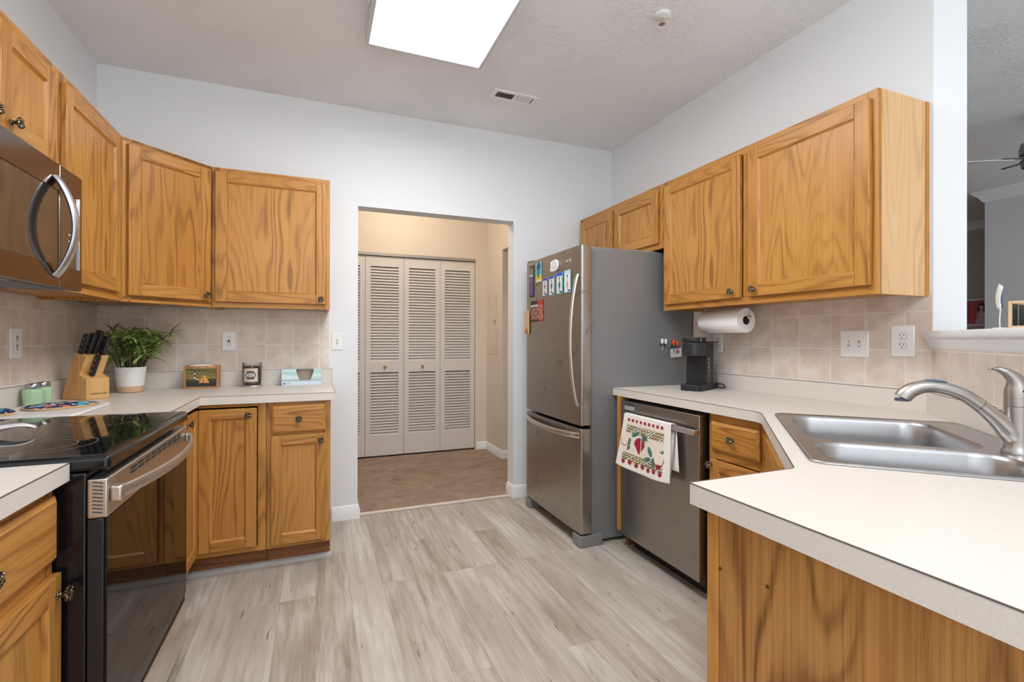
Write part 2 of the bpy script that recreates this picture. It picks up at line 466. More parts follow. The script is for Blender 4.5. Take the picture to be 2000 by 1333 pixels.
# living room beyond the pass-through
sbox('wall_living_near', grey_wall, 6.5, 6.62, -1.2, 2.86, 0, ZC)
sbox('wall_living_return', far_wall_m, 6.62, 8.0, 2.74, 2.86, 0, ZC)
sbox('wall_living_far', far_wall_m, 8.0, 8.1, 2.74, 5.2, 0, ZC)
sbox('wall_living_side', far_wall_m, 2.495, 8.0, 5.1, 5.2, 0, ZC)
def crown(name, p0, p1, nx, ny, e0=0.0, e1=0.0):
    prof = [(0, -0.105), (0.006, -0.105), (0.012, -0.098), (0.02, -0.09), (0.028, -0.07), (0.046, -0.045), (0.066, -0.028), (0.072, -0.018), (0.082, -0.012), (0.084, 0.0), (0, 0)]
    d = Vector((p1[0] - p0[0], p1[1] - p0[1], 0)).normalized()
    r0 = [(p0[0] + nx * a - d.x * a * e0, p0[1] + ny * a - d.y * a * e0, ZC + z) for a, z in prof]
    r1 = [(p1[0] + nx * a + d.x * a * e1, p1[1] + ny * a + d.y * a * e1, ZC + z) for a, z in prof]
    return struct(MB().loft([r0, r1]).build(name, trim_m, smooth=30))
crown('trim_4', (6.5, -1.2), (6.5, 2.86), -1, 0, 0, 1)
crown('trim_5', (6.5, 2.86), (8.0, 2.86), 0, 1, 1, 0)
crown('trim_6', (8.0, 2.86), (8.0, 5.1), -1, 0)
# baseboards
def base(name, pts, m=trim_m):
    """pts: floor polyline of the wall face, room on the left-hand side of travel"""
    prof = [(0, 0), (0.015, 0), (0.015, 0.062), (0.0125, 0.068), (0.011, 0.078), (0.006, 0.088), (0.0, 0.092)]
    P = [Vector((*p, 0)) for p in pts]; rings = []
    for i, p in enumerate(P):
        def nrm(a, b):
            d = (b - a).normalized(); return Vector((-d.y, d.x, 0))
        if i == 0: n = nrm(P[0], P[1])
        elif i == len(P) - 1: n = nrm(P[-2], P[-1])
        else:
            n1, n2 = nrm(P[i - 1], p), nrm(p, P[i + 1]); n = (n1 + n2); n = n / n.dot(n1)
        rings.append([(p.x + n.x * a, p.y + n.y * a, z) for a, z in prof])
    return struct(MB().loft(rings).build(name, m, smooth=25))
base('baseboard_back_left', [(DL, 3.52), (DL, YB), (0.095, YB)])
base('baseboard_back_right', [(2.2, YB), (DR, YB), (DR, 3.52)])
base('baseboard_hall', [(2.37, 4.51), (1.716, 4.51), (1.716, 4.99), (1.600, 4.99)])
# wall tile
def tile(name, u0, u1, z0, z1, loc, rotz, t=0.006):
    return struct(MB().box(u0, u1, -t, 0, z0 - loc[2], z1 - loc[2]).build(name, tile_m, loc=loc, rotz=rotz, smooth=0))
tile('wall_back_tile', -1.137 + 0.13, 0.0765 + 0.137, 1.004, 1.379, (-0.137, YB, 1.0085), 0)
tile('wall_left_tile', 0.6 - 2.88, YB - 0.006 - 2.88, 1.004, 1.379, (XL, 2.88, 1.0085), R(90))
tile('wall_right_tile', 1.2454 - YB + 0.9, 1.2454 - 1.1505, 0.9985, 1.388, (XR, 1.2454, 1.0016), R(-90))
tile('wall_diagonal_tile', -0.004, 1.43, 0.9985, 1.166, (XR, 1.15, 1.0016), DG)

# ================================================================== CABINETS
# local frame of every cabinet: x along the run, front faces -y, z up from the floor
def knob_mesh():
    b = MB(); seg = 30
    prof = [(0.0085, 0.0), (0.0085, 0.002), (0.005, 0.005), (0.0048, 0.012), (0.010, 0.015), (0.0155, 0.018), (0.0165, 0.021)]
    rings = [[(r * math.cos(2 * PI * i / seg), -h, r * math.sin(2 * PI * i / seg)) for i in range(seg)] for r, h in prof]
    for r in (0.0155, 0.0135, 0.0115, 0.0095, 0.0075, 0.0055, 0.0035, 0.0015):
        ring = []
        for i in range(seg):
            a = 2 * PI * i / seg
            h = 0.0222 + 0.0042 * (1 - (r / 0.0165) ** 2)
            h += 0.0020 * math.sin(5 * a + 260 * r) * min(1, r / 0.004)
            ring.append((r * math.cos(a), -h, r * math.sin(a)))
        rings.append(ring)
    b.loft(rings)
    o = b.build('knob', knob_m, smooth=60); me = o.data; bpy.data.objects.remove(o); return me
KM = knob_mesh()
def knob(parent, x, y, z):
    o = bpy.data.objects.new('knob', KM); COL.objects.link(o); o.parent = parent; o.location = (x, y, z); return o

def door(root, x0, x1, z0, z1, yf, kn=None, name='door', st=0.056, t=0.019):
    """frame-and-panel door whose back lies at y=yf and whose face is at yf-t"""
    b = MB(); f = yf - t
    b.box(x0, x0 + st, f, yf, z0, z1, 0); b.box(x1 - st, x1, f, yf, z0, z1, 0)
    b.box(x0 + st, x1 - st, f, yf, z1 - st, z1, 1); b.box(x0 + st, x1 - st, f, yf, z0, z0 + st, 1)
    # sloped moulding round the panel
    xa, xb, za, zb = x0 + st, x1 - st, z0 + st, z1 - st; d = 0.007
    o = [(xa, f + 0.002, za), (xb, f + 0.002, za), (xb, f + 0.002, zb), (xa, f + 0.002, zb)]
    i = [(xa + d, f + 0.0095, za + d), (xb - d, f + 0.0095, za + d), (xb - d, f + 0.0095, zb - d), (xa + d, f + 0.0095, zb - d)]
    for k in range(4):
        q = (k + 1) % 4; b.add([o[k], o[q], i[q], i[k]], [(0, 1, 2, 3)], 1 if k % 2 == 0 else 0)
    b.box(xa, xb, f + 0.0095, yf - 0.001, za, zb, 0)
    p = b.build(name, OAK, root, bevel=0.0028, smooth=30)
    if kn: knob(p, kn[0], f, kn[1])
    return p
def drawer(root, x0, x1, z0, z1, yf, kn=True):
    b = MB(); f = yf - 0.019; c = 0.012
    r = [[(x0, yf, z0), (x1, yf, z0), (x1, yf, z1), (x0, yf, z1)], [(x0, f + 0.008, z0), (x1, f + 0.008, z0), (x1, f + 0.008, z1), (x0, f + 0.008, z1)],
         [(x0 + c, f, z0 + c), (x1 - c, f, z0 + c), (x1 - c, f, z1 - c), (x0 + c, f, z1 - c)]]
    b.loft(r, m=1)
    p = b.build('drawer', OAK, root, bevel=0.0015, smooth=30)
    if kn: knob(p, (x0 + x1) / 2, f, (z0 + z1) / 2)
    return p
def carcass(root, w, d, z0, z1, side=0, mats=None, bottom_up=0.012):
    b = MB(); t = 0.016; y = -d + 0.019
    b.box(0, t, y, -0.002, z0, z1, 0); b.box(w - t, w, y, -0.002, z0, z1, 0)
    b.box(t, w - t, y, -0.002, z1 - t, z1, 1); b.box(t, w - t, y, -0.002, z0 + bottom_up, z0 + bottom_up + t, 1)
    b.box(t, w - t, -0.010, -0.002, z0 + bottom_up + t, z1 - t, 0)
    return b.build('carcass', mats or OAK, root, smooth=0, bevel=0.0008)
def face_frame(root, w, d, z0, z1, stiles, rails, sw=0.038, rw=0.038):
    """stiles: inner stile centres; rails: list of (x0,x1,zc) inner rails"""
    b = MB(); y0, y1 = -d, -d + 0.019
    b.box(0, sw, y0, y1, z0, z1, 0); b.box(w - sw, w, y0, y1, z0, z1, 0)
    xs = [sw] + [c for c in stiles] + [w - sw]
    for c in stiles: b.box(c - sw / 2, c + sw / 2, y0, y1, z0 + rw, z1 - rw, 0)
    b.box(sw, w - sw, y0, y1, z1 - rw, z1, 1); b.box(sw, w - sw, y0, y1, z0, z0 + rw, 1)
    for x0, x1, zc in rails: b.box(x0, x1, y0, y1, zc - rw / 2, zc + rw / 2, 1)
    return b.build('face_frame', OAK, root, bevel=0.0012, smooth=0)

UD, UB, UT = 0.302, 1.374, 2.149
# --- over the microwave (left wall)
t = thing('wall_cabinet', 'short oak wall cabinet with two doors mounted directly above the microwave', 'cabinet', (XL, 1.418, 0), R(90))
carcass(t, 0.762, UD, 1.771, UT); face_frame(t, 0.762, UD, 1.771, UT, [], [])
door(t, 0.030, 0.375, 1.793, 2.11, -UD, (0.340, 1.832)); door(t, 0.390, 0.705, 1.793, 2.11, -UD, (0.440, 1.832))
# --- tall one beside it
t = thing('wall_cabinet', 'tall single-door oak wall cabinet between the microwave cabinet and the angled corner one', 'cabinet', (XL, 2.183, 0), R(90))
carcass(t, 0.606, UD, UB, UT); face_frame(t, 0.606, UD, UB, UT, [], [])
door(t, 0.014, 0.538, 1.410, 2.112, -UD)
# --- diagonal corner
CX, CY = XL + 0.004, YB - 0.004
t = thing('wall_cabinet', 'angled corner oak wall cabinet with one narrow door, above the potted plant', 'cabinet', (XL, YB, 0))
fp = [(0.008, -0.008), (0.008, -0.606), (UD, -0.610), (0.610, -UD), (0.606, -0.008)]
b = MB(); b.plate(fp, UB + 0.012, UB + 0.028, m=1); b.plate(fp, UT - 0.016, UT, m=1)
b.box(0.008, 0.295, -0.608, -0.592, UB, UT, 0); b.box(0.592, 0.608, -0.295, -0.008, UB, UT, 0); b.box(0.008, 0.018, -0.59, -0.008, UB + 0.03, UT - 0.017, 0); b.box(0.02, 0.59, -0.018, -0.008, UB + 0.03, UT - 0.017, 0)
b.build('carcass', OAK, t, smooth=0)
L = math.hypot(0.610 - UD, 0.610 - UD)
def diag_child(o):
    o.location = (UD, -0.610, 0); o.rotation_euler = (0, 0, R(45)); return o
b = MB(); sw = 0.036
b.box(0, sw, 0, 0.019, UB, UT, 0); b.box(L - sw, L, 0, 0.019, UB, UT, 0); b.box(sw, L - sw, 0, 0.019, UT - 0.038, UT, 1); b.box(sw, L - sw, 0, 0.019, UB, UB + 0.038, 1)
diag_child(b.build('face_frame', OAK, t, bevel=0.0012, smooth=0))
dr = door(t, 0.018, L - 0.018, 1.406, 2.122, 0.0, (L - 0.045, 1.436)); diag_child(dr)
# --- back wall
t = thing('wall_cabinet', 'oak wall cabinet with one wide door, left of the hall doorway above the tissue box', 'cabinet', (XL + 0.6125, YB, 0))
w = 0.0735 - (XL + 0.6125)
carcass(t, w, UD, UB, UT); face_frame(t, w, UD, UB, UT, [], [])
door(t, 0.018, w - 0.020, 1.404, 2.124, -UD, (w - 0.050, 1.432))
# --- right wall, large double
RU = XR
t = thing('wall_cabinet', 'large oak wall cabinet with two doors above the coffee maker on the right wall', 'cabinet', (RU, 2.383, 0), R(-90))
w = 2.383 - 1.172
bb = carcass(t, w, UD, UB, UT); face_frame(t, w, UD, UB, UT, [0.609], [])
door(t, 0.022, 0.587, 1.408, 2.118, -UD, (0.540, 1.441)); door(t, 0.633, 1.190, 1.408, 2.118, -UD, (0.672, 1.441))
MB().box(w, w + 0.004, -UD + 0.016, -0.018, UB, UT - 0.002).build('side_panel', endveneer, t, smooth=0)
MB().box(w, w + 0.009, -0.020, -0.001, UB, UT - 0.004).build('scribe_moulding', oakZ, t, smooth=0, bevel=0.002)
# --- above the fridge
t = thing('wall_cabinet', 'short oak cabinet with two doors above the refrigerator', 'cabinet', (RU, 3.385, 0), R(-90))
w = 3.385 - 2.3845
carcass(t, w, UD, 1.756, UT); face_frame(t, w, UD, 1.756, UT, [0.485], [])
door(t, 0.034, 0.468, 1.790, 2.112, -UD); door(t, 0.503, 0.962, 1.790, 2.112, -UD)

# --- base cabinets
def base_box(root, w, d, z0=0.108, z1=0.869, toe=0.06):
    b = MB(); b.box(0, 0.016, -d + 0.019, -0.004, z0, z1, 0); b.box(w - 0.016, w, -d + 0.019, -0.004, z0, z1, 0)
    b.box(0.016, w - 0.016, -d + 0.019, -0.004, z0, z0 + 0.016, 1); b.box(0.016, w - 0.016, -0.02, -0.004, z0 + 0.016, z1, 0)
    b.box(0.016, w - 0.016, -d + 0.019, -0.004, z1 - 0.016, z1, 1)
    b.build('carcass', OAK, root, smooth=0)
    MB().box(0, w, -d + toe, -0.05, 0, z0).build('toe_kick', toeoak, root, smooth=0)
# back-wall drawer cabinet
BF = 2.806
t = thing('base_cabinet', 'oak base cabinet with one drawer over one door, beside the hall doorway', 'cabinet', (-0.238, YB, 0))
w = 0.0725 + 0.238; d = YB - BF
base_box(t, w, d)
face_frame(t, w, d, 0.108, 0.869, [], [(0.038, w - 0.038, 0.70)])
drawer(t, 0.022, w - 0.026, 0.706, 0.853, -d); door(t, 0.022, w - 0.022, 0.128, 0.694, -d, (w - 0.050, 0.660), st=0.05)
# lazy-susan corner cabinet
t = thing('base_cabinet', 'oak corner base cabinet with an L-shaped pair of folding doors between range and drawer cabinet', 'cabinet', (XL, YB, 0))
FX = -0.556 - XL; FY = BF - YB; xe = -0.240 - XL; ye = 2.20 - YB
b = MB()
L6 = [(0.004, -0.004), (0.004, ye), (FX - 0.019, ye), (FX - 0.019, FY + 0.019), (xe, FY + 0.019), (xe, -0.004)]
b.plate(L6, 0.108, 0.124, m=1); b.plate(L6, 0.853, 0.869, m=1)
b.box(0.004, 0.014, ye, -0.004, 0.125, 0.852, 0); b.box(0.015, xe, -0.014, -0.004, 0.125, 0.852, 0); b.box(xe - 0.012, xe, FY + 0.02, -0.016, 0.125, 0.852, 0); b.box(0.016, FX - 0.02, ye, ye + 0.012, 0.125, 0.852, 0)
b.build('carcass', OAK, t, smooth=0)
b = MB()   # frame round the L opening
b.box(FX + 0.278, xe, FY, FY + 0.019, 0.108, 0.869, 0); b.box(FX - 0.019, FX, ye, FY - 0.276, 0.108, 0.869, 0)
b.box(FX, FX + 0.278, FY, FY + 0.019, 0.853, 0.869, 1); b.box(FX, FX + 0.278, FY, FY + 0.019, 0.108, 0.132, 1)
b.box(FX - 0.019, FX, FY - 0.276, FY + 0.019, 0.853, 0.869, 2); b.box(FX - 0.019, FX, FY - 0.276, FY + 0.019, 0.108, 0.132, 2)
b.build('face_frame', OAK, t, smooth=0, bevel=0.001)
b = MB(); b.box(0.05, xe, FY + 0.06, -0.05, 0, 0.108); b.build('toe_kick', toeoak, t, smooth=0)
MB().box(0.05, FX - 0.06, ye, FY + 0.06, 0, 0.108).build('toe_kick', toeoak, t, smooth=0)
door(t, FX + 0.0185, FX + 0.274, 0.136, 0.846, FY + 0.0005, (FX + 0.236, 0.811), st=0.05)
dl = door(t, 0.006, 0.262, 0.136, 0.846, 0.0, (0.040, 0.811), st=0.05)
dl.location = (FX - 0.0005, FY - 0.2795, 0); dl.rotation_euler = (0, 0, R(90))
# quarter-round at the floor
def quarter(name, x0, x1, y, m):
    pr = [(0, 0)] + [(-0.02 * math.cos(R(90) * k / 6), 0.026 * math.sin(R(90) * k / 6)) for k in range(7)]
    return struct(MB().loft([[(x0, y + a, z) for a, z in pr], [(x1, y + a, z) for a, z in pr]]).build(name, m, smooth=60))
grey_trim = simple('grey_shoe_moulding', srgb(176, 174, 172), 0.45)
quarter('trim_7', -0.60, 0.079, BF + 0.058, grey_trim)
# near left cabinet
t = thing('base_cabinet', 'oak base cabinet with drawer and door, nearest the viewer left of the range', 'cabinet', (XL, 0.84, 0), R(90))
w = 0.582; d = -0.559 - XL
base_box(t, w, d); face_frame(t, w, d, 0.108, 0.869, [], [(0.038, w - 0.038, 0.681)])
drawer(t, 0.020, w - 0.017, 0.698, 0.846, -d); door(t, 0.020, w - 0.004, 0.128, 0.666, -d, (w - 0.026, 0.622))
# right run: end panel, drawer cabinet, sink front, peninsula
t = tag(MB().box(1.628, XR - 0.006, 2.362, 2.396, 0.094, 0.870).build('end_panel', oakZ, None, bevel=0.002, smooth=0), 'narrow oak end panel between the refrigerator and the dishwasher', 'panel')
MB().box(1.69, 2.2, 2.365, 2.393, 0, 0.093).build('toe_block', toeoak, t, smooth=0)
t = thing('base_cabinet', 'narrow oak base cabinet with drawer and door, right of the dishwasher', 'cabinet', (XR, 1.712, 0), R(-90))
d = XR - 1.662; w = 1.712 - 1.405
base_box(t, w, d); face_frame(t, w, d, 0.108, 0.869, [], [(0.038, w - 0.038, 0.686)])
drawer(t, 0.020, w - 0.028, 0.706, 0.834, -d); door(t, 0.020, w - 0.028, 0.128, 0.664, -d, (0.030, 0.642), st=0.05)
# diagonal sink cabinet: front runs from (1.662,1.40) to (1.01,0.748)
sx0, sy0 = 1.660, 1.398
LS = 0.925
t = thing('sink_cabinet', 'angled oak sink cabinet under the double sink in the right corner', 'cabinet', (sx0, sy0, 0), DG)
MB().plate([(0.0, 0.002), (LS, 0.002), (LS - 0.33, 0.50), (0.33, 0.50)], 0.108, 0.124, m=1).plate([(0.01, 0.022), (0.03, 0.022), (0.34, 0.49), (0.32, 0.49)], 0.126, 0.70).build('carcass', OAK, t, smooth=0)
b = MB(); b.box(0, 0.07, 0, 0.019, 0.108, 0.869, 0); b.box(LS - 0.07, LS, 0, 0.019, 0.108, 0.869, 0); b.box(0.07, LS - 0.07, 0, 0.019, 0.831, 0.869, 1); b.box(0.07, LS - 0.07, 0, 0.019, 0.108, 0.146, 1); b.box(0.07, LS - 0.07, 0, 0.019, 0.67, 0.70, 1)
b.build('face_frame', OAK, t, smooth=0, bevel=0.0012)
drawer(t, 0.085, LS - 0.085, 0.706, 0.834, 0.0, kn=False).name = 'false_drawer_front'
door(t, 0.085, LS / 2 - 0.004, 0.128, 0.664, 0.0, (LS / 2 - 0.03, 0.63)); door(t, LS / 2 + 0.004, LS - 0.085, 0.128, 0.664, 0.0, (LS / 2 + 0.03, 0.63))
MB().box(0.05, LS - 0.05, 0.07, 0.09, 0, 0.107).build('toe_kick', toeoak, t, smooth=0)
# peninsula
t = thing('peninsula_cabinet', 'oak peninsula base with a plain veneered end panel in the right foreground', 'cabinet', (0.722, 0.14, 0))
MB().box(0.012, 0.270, 0.0, 0.604, 0.0, 0.869).build('carcass', oakZ, t, smooth=0)
e = MB().box(0.0, 0.011, 0.0, 0.603, 0.0, 0.869).build('end_panel', veneer, t, smooth=0, bevel=0.001)
part_label(e, 'boldly grained veneer panel')
MB().box(-0.006, 0.0, 0.578, 0.604, 0.0, 0.869).build('corner_moulding', oakZ, t, smooth=0, bevel=0.002)
nh = simple('nail_hole_dark', srgb(92, 56, 24), 0.8)
for yy, zz in ((0.47, 0.775), (0.12, 0.785), (0.575, 0.76)):
    b = MB().lathe([(0.0001, -0.0012), (0.0035, -0.0012), (0.0028, 0.0004), (0.0001, 0.0006)], 10, (0.0, yy, zz), axis='x')
    part_label(b.build('nail_hole', nh, e), 'small dark nail hole')

# ================================================================== COUNTERTOPS
def fillet(pts, radii, n=8):
    out = []; N = len(pts)
    for i, (p, r) in enumerate(zip(pts, radii)):
        if not r: out.append(p); continue
        a = Vector(pts[i - 1]); b_ = Vector(p); c = Vector(pts[(i + 1) % N])
        u = (a - b_).normalized(); v = (c - b_).normalized(); ang = u.angle(v)
        tl = r / math.tan(ang / 2); p0 = b_ + u * tl; p1 = b_ + v * tl
        ctr = b_ + (u + v).normalized() * (r / math.sin(ang / 2))
        a0 = math.atan2(p0.y - ctr.y, p0.x - ctr.x); a1 = math.atan2(p1.y - ctr.y, p1.x - ctr.x)
        da = (a1 - a0 + PI) % (2 * PI) - PI
        out += [(ctr.x + r * math.cos(a0 + da * k / n), ctr.y + r * math.sin(a0 + da * k / n)) for k in range(n + 1)]
    return out
def seam(root, pts, z):
    """dark glue line of the laminate just under the top edge"""
    b = MB()
    P = [Vector((*p, 0)) for p in pts]; r = []
    for i, p in enumerate(P):
        def nrm(a, c): q = (c - a).normalized(); return Vector((q.y, -q.x, 0))
        if i == 0: n = nrm(P[0], P[1])
        elif i == len(P) - 1: n = nrm(P[-2], P[-1])
        else:
            n1, n2 = nrm(P[i - 1], p), nrm(p, P[i + 1]); n = n1 + n2; n = n / n.dot(n1)
        o = p + n * 0.0005; q = p - n * 0.002
        r.append([(q.x, q.y, z - 0.0016), (o.x, o.y, z - 0.0016), (o.x, o.y, z + 0.0003), (q.x, q.y, z + 0.0003)])
    return b.loft(r).build('edge_seam', seam_m, root, smooth=0)
CB = 0.871
t = thing('countertop', 'L-shaped off-white laminate countertop in the left corner, carrying plant and knife block', 'countertop', (0, 0, 0))
P1 = [(XL + 0.001, 2.196), (-0.528, 2.196), (-0.528, 2.780), (0.094, 2.780), (0.094, YB - 0.001), (XL + 0.001, YB - 0.001)]
MB().plate(P1, CB, ZT).build('slab', lam_m, t, smooth=0, bevel=0.0006)
seam(t, P1[1:5], ZT)
b = MB(); b.box(XL + 0.007, XL + 0.026, 2.196, YB - 0.007, ZT, 1.006); b.box(XL + 0.026, 0.094, YB - 0.026, YB - 0.007, ZT, 1.006)
b.build('backsplash', lam_m, t, smooth=0, bevel=0.001)
b = MB(); b.box(XL + 0.0255, XL + 0.0266, 2.196, YB - 0.026, 1.0045, 1.0062); b.box(XL + 0.026, 0.0942, YB - 0.0266, YB - 0.0255, 1.0045, 1.0062); b.box(0.0936, 0.0946, YB - 0.0266, YB - 0.0255, ZT, 1.0062)
b.build('edge_seam', seam_m, t, smooth=0)
t = thing('countertop', 'short off-white laminate countertop in the left foreground beside the range', 'countertop', (0, 0, 0))
P2 = [(XL + 0.001, 0.84), (-0.5285, 0.84), (-0.5285, 1.4235), (XL + 0.001, 1.4235)]
MB().plate(P2, CB, ZT).build('slab', lam_m, t, smooth=0, bevel=0.0006)
seam(t, P2[0:3], ZT)
MB().box(XL + 0.007, XL + 0.026, 0.84, 1.4235, ZT, 1.006).build('backsplash', lam_m, t, smooth=0, bevel=0.001)
# right: around the corner with the sink cut-out
SC = Vector((1.555, 0.880)); SR = DG
def sloc(x, y):
    return (SC.x + x * math.cos(SR) - y * math.sin(SR), SC.y + x * math.sin(SR) + y * math.cos(SR))
t = thing('countertop', 'angled off-white laminate countertop around the sink, ending in the foreground peninsula', 'countertop', (0, 0, 0))
PR = [(XR - 0.001, 1.153), (XR - 0.001, 2.449), (1.632, 2.449), (1.632, 1.410), (0.995, 0.772), (0.697, 0.772), (0.697, 0.140), (1.242, 0.140)]
PRf = fillet(PR, [0, 0, 0.006, 0.10, 0.035, 0.003, 0, 0])
hole = [sloc(*p) for p in rrect(0.80, 0.515, 0.05)]
MB().plate(PRf, CB, ZT, holes=[hole]).build('slab', lam_m, t, smooth=30)
seam(t, list(reversed(PRf[2:-2])) if False else PRf[2:-1], ZT)
b = MB(); b.box(XR - 0.026, XR - 0.007, 1.148, 2.449, ZT, 0.998)
b.build('backsplash', lam_m, t, smooth=0, bevel=0.001)
b = MB(); b.box(0.014, 1.42, -0.026, -0.007, ZT, 0.998)
o = b.build('backsplash', lam_m, t, smooth=0, bevel=0.001); o.location = DGO; o.rotation_euler = (0, 0, DG)
b = MB(); b.box(XR - 0.0266, XR - 0.0255, 1.163, 2.449, 0.9964, 0.9982); b.build('edge_seam', seam_m, t, smooth=0)
b = MB(); b.box(0.02, 1.42, -0.0266, -0.0255, 0.9964, 0.9982); o = b.build('edge_seam', seam_m, t, smooth=0); o.location = DGO; o.rotation_euler = (0, 0, DG)

# ================================================================== APPLIANCES
def sym_bow(n): return [i / n for i in range(n + 1)]
# ---- range
t = thing('range', 'black glass-top electric range with stainless trim between the left countertops', 'stove', (XL, 1.428, 0), R(90))
w = 0.762
MB().box(0.004, w - 0.004, -0.647, -0.02, 0.045, 0.884).box(0.03, w - 0.03, -0.60, -0.05, 0.0, 0.045).build('body', enamel_black, t, bevel=0.004)
ct = MB().box(0.0, w, -0.693, -0.02, 0.886, 0.9225).build('cooktop', enamel_black, t, bevel=0.011, bseg=4)
MB().box(0.012, w - 0.012, -0.678, -0.035, 0.9226, 0.9245).build('glass_surface', gloss_black, ct, bevel=0.0008)
b = MB()
def ring(b, cx, cy, r, wd=0.0022, z=0.92455):
    o = circ(r, cx, cy, 64); i = circ(r - wd, cx, cy, 64)
    b.add([(*p, z) for p in o] + [(*p, z) for p in i], [(k, (k + 1) % 64, 64 + (k + 1) % 64, 64 + k) for k in range(64)])
for cx, cy, r in ((0.182, -0.490, 0.115), (0.182, -0.490, 0.075), (0.565, -0.50, 0.090), (0.565, -0.22, 0.10), (0.190, -0.215, 0.080), (0.38, -0.36, 0.06)): ring(b, cx, cy, r)
b.build('burner_markings', simple('burner_ring_ink', srgb(128, 122, 116), 0.4), ct, smooth=0)
door_r = MB().box(0.001, w - 0.001, -0.682, -0.649, 0.228, 0.774).build('oven_door', dark_plastic, t, bevel=0.003)
MB().box(0.001, w - 0.001, -0.688, -0.6825, 0.228, 0.774).build('glass_front', oven_glass, door_r, bevel=0.0012)
band = MB().box(0.0, w, -0.689, -0.649, 0.775, 0.868).build('control_band', range_steel, door_r, bevel=0.004, bseg=3)
b = MB()
for k in range(9):
    z = 0.786 + k * 0.0088
    b.add([(-0.0006, -0.680, z), (-0.0006, -0.660, z + 0.004), (-0.0006, -0.660, z + 0.0065), (-0.0006, -0.680, z + 0.0025)], [(0, 1, 2, 3)])
b.build('side_vent', slot_shade, band, smooth=0)
b = MB()
for i in range(9):
    x = 0.155 + i * 0.058
    for z in (0.842, 0.853):
        b.box(x, x + 0.047, -0.6896, -0.6885, z - 0.0035, z + 0.0035)
b.build('front_vent', slot_shade, band, smooth=0)
pts = []; rad = []
for s in sym_bow(24):
    x = 0.020 + s * 0.722
    pts.append((x, -0.700 - 0.052 * math.sin(PI * s) ** 0.75, 0.826)); rad.append((0.0075, 0.0155))
hb = MB().tube(pts, rad, 12, up=(0, 0, 1))
hb.build('handle', range_steel, door_r, bevel=0.0)
MB().box(0.010, 0.040, -0.714, -0.689, 0.806, 0.846).build('handle_mount', range_steel, door_r, bevel=0.006, bseg=3)
MB().box(w - 0.034, w - 0.010, -0.708, -0.689, 0.810, 0.842).build('handle_mount', range_steel, door_r, bevel=0.006, bseg=3)
MB().box(0.002, w - 0.002, -0.684, -0.649, 0.208, 0.226).build('door_gasket', soft_black, t)
dw_ = MB().box(0.001, w - 0.001, -0.688, -0.649, 0.052, 0.206).build('storage_drawer', simple('drawer_steel', srgb(206, 200, 194), 0.09, 1.0), t, bevel=0.003)
MB().box(0.7, w - 0.002, -0.6886, -0.688, 0.196, 0.208).build('bright_corner', steel_br, dw_, smooth=0)  # thin bright strip at the drawer's upper corner

# ---- microwave
t = thing('microwave', 'dark stainless over-the-range microwave with a bowed vertical handle', 'microwave', (XL, 1.430, 0), R(90))
w = 0.757; z0, z1 = 1.372, 1.7695
MB().box(0.0, w, -0.340, -0.002, z0, z1).build('body', simple('microwave_case', (0.03, 0.027, 0.025), 0.4, 0.3), t, bevel=0.002)
dr = MB().plate([(0.001, z0 - 0.004), (0.596, z0 - 0.004), (0.596, z1), (0.001, z1)], -0.368, -0.341, holes=[[(0.035, 1.440), (0.5945, 1.440), (0.5945, 1.682), (0.035, 1.682)]], fr=XZ).build('door', blacksteel, t, smooth=0, bevel=0.0015)
MB().box(0.036, 0.5935, -0.3655, -0.350, 1.4405, 1.6815).build('window', mw_glass, dr, smooth=0)
pan = MB().box(0.5985, w, -0.368, -0.341, z0 - 0.004, z1).build('control_panel', blacksteel, t, smooth=0, bevel=0.0015)
MB().box(0.600, 0.722, -0.3686, -0.367, 1.441, 1.681).build('keypad', mw_glass, pan, smooth=0)
MB().box(0.722, 0.730, -0.3735, -0.367, 1.438, 1.690).build('trim_strip', steel_br, pan, bevel=0.0015)
b = MB()
for k in range(5): b.box(0.655, 0.668, -0.3690, -0.3686, 1.462 + k * 0.022, 1.466 + k * 0.022)
b.build('keypad_legend', white_plastic, pan, smooth=0)
pts = []; rad = []
for s in sym_bow(24):
    e = math.sin(PI * s) ** 0.8
    pts.append((0.566, -0.369 - 0.052 * e, 1.402 + 0.318 * s)); rad.append((0.0195, 0.009))
MB().tube(pts, rad, 14, up=(0, -1, 0)).build('handle', simple('handle_satin', srgb(206, 208, 214), 0.3, 1.0), dr)
b = MB().box(0.03, w - 0.03, -0.33, -0.20, z0 - 0.004, z0 + 0.001)
for k in range(12): b.box(0.05, 0.34, -0.325 + k * 0.009, -0.320 + k * 0.009, z0 - 0.006, z0 - 0.004)
for k in range(12): b.box(0.42, 0.71, -0.325 + k * 0.009, -0.320 + k * 0.009, z0 - 0.006, z0 - 0.004)
b.build('underside_vent', grey_paint, t, smooth=0)

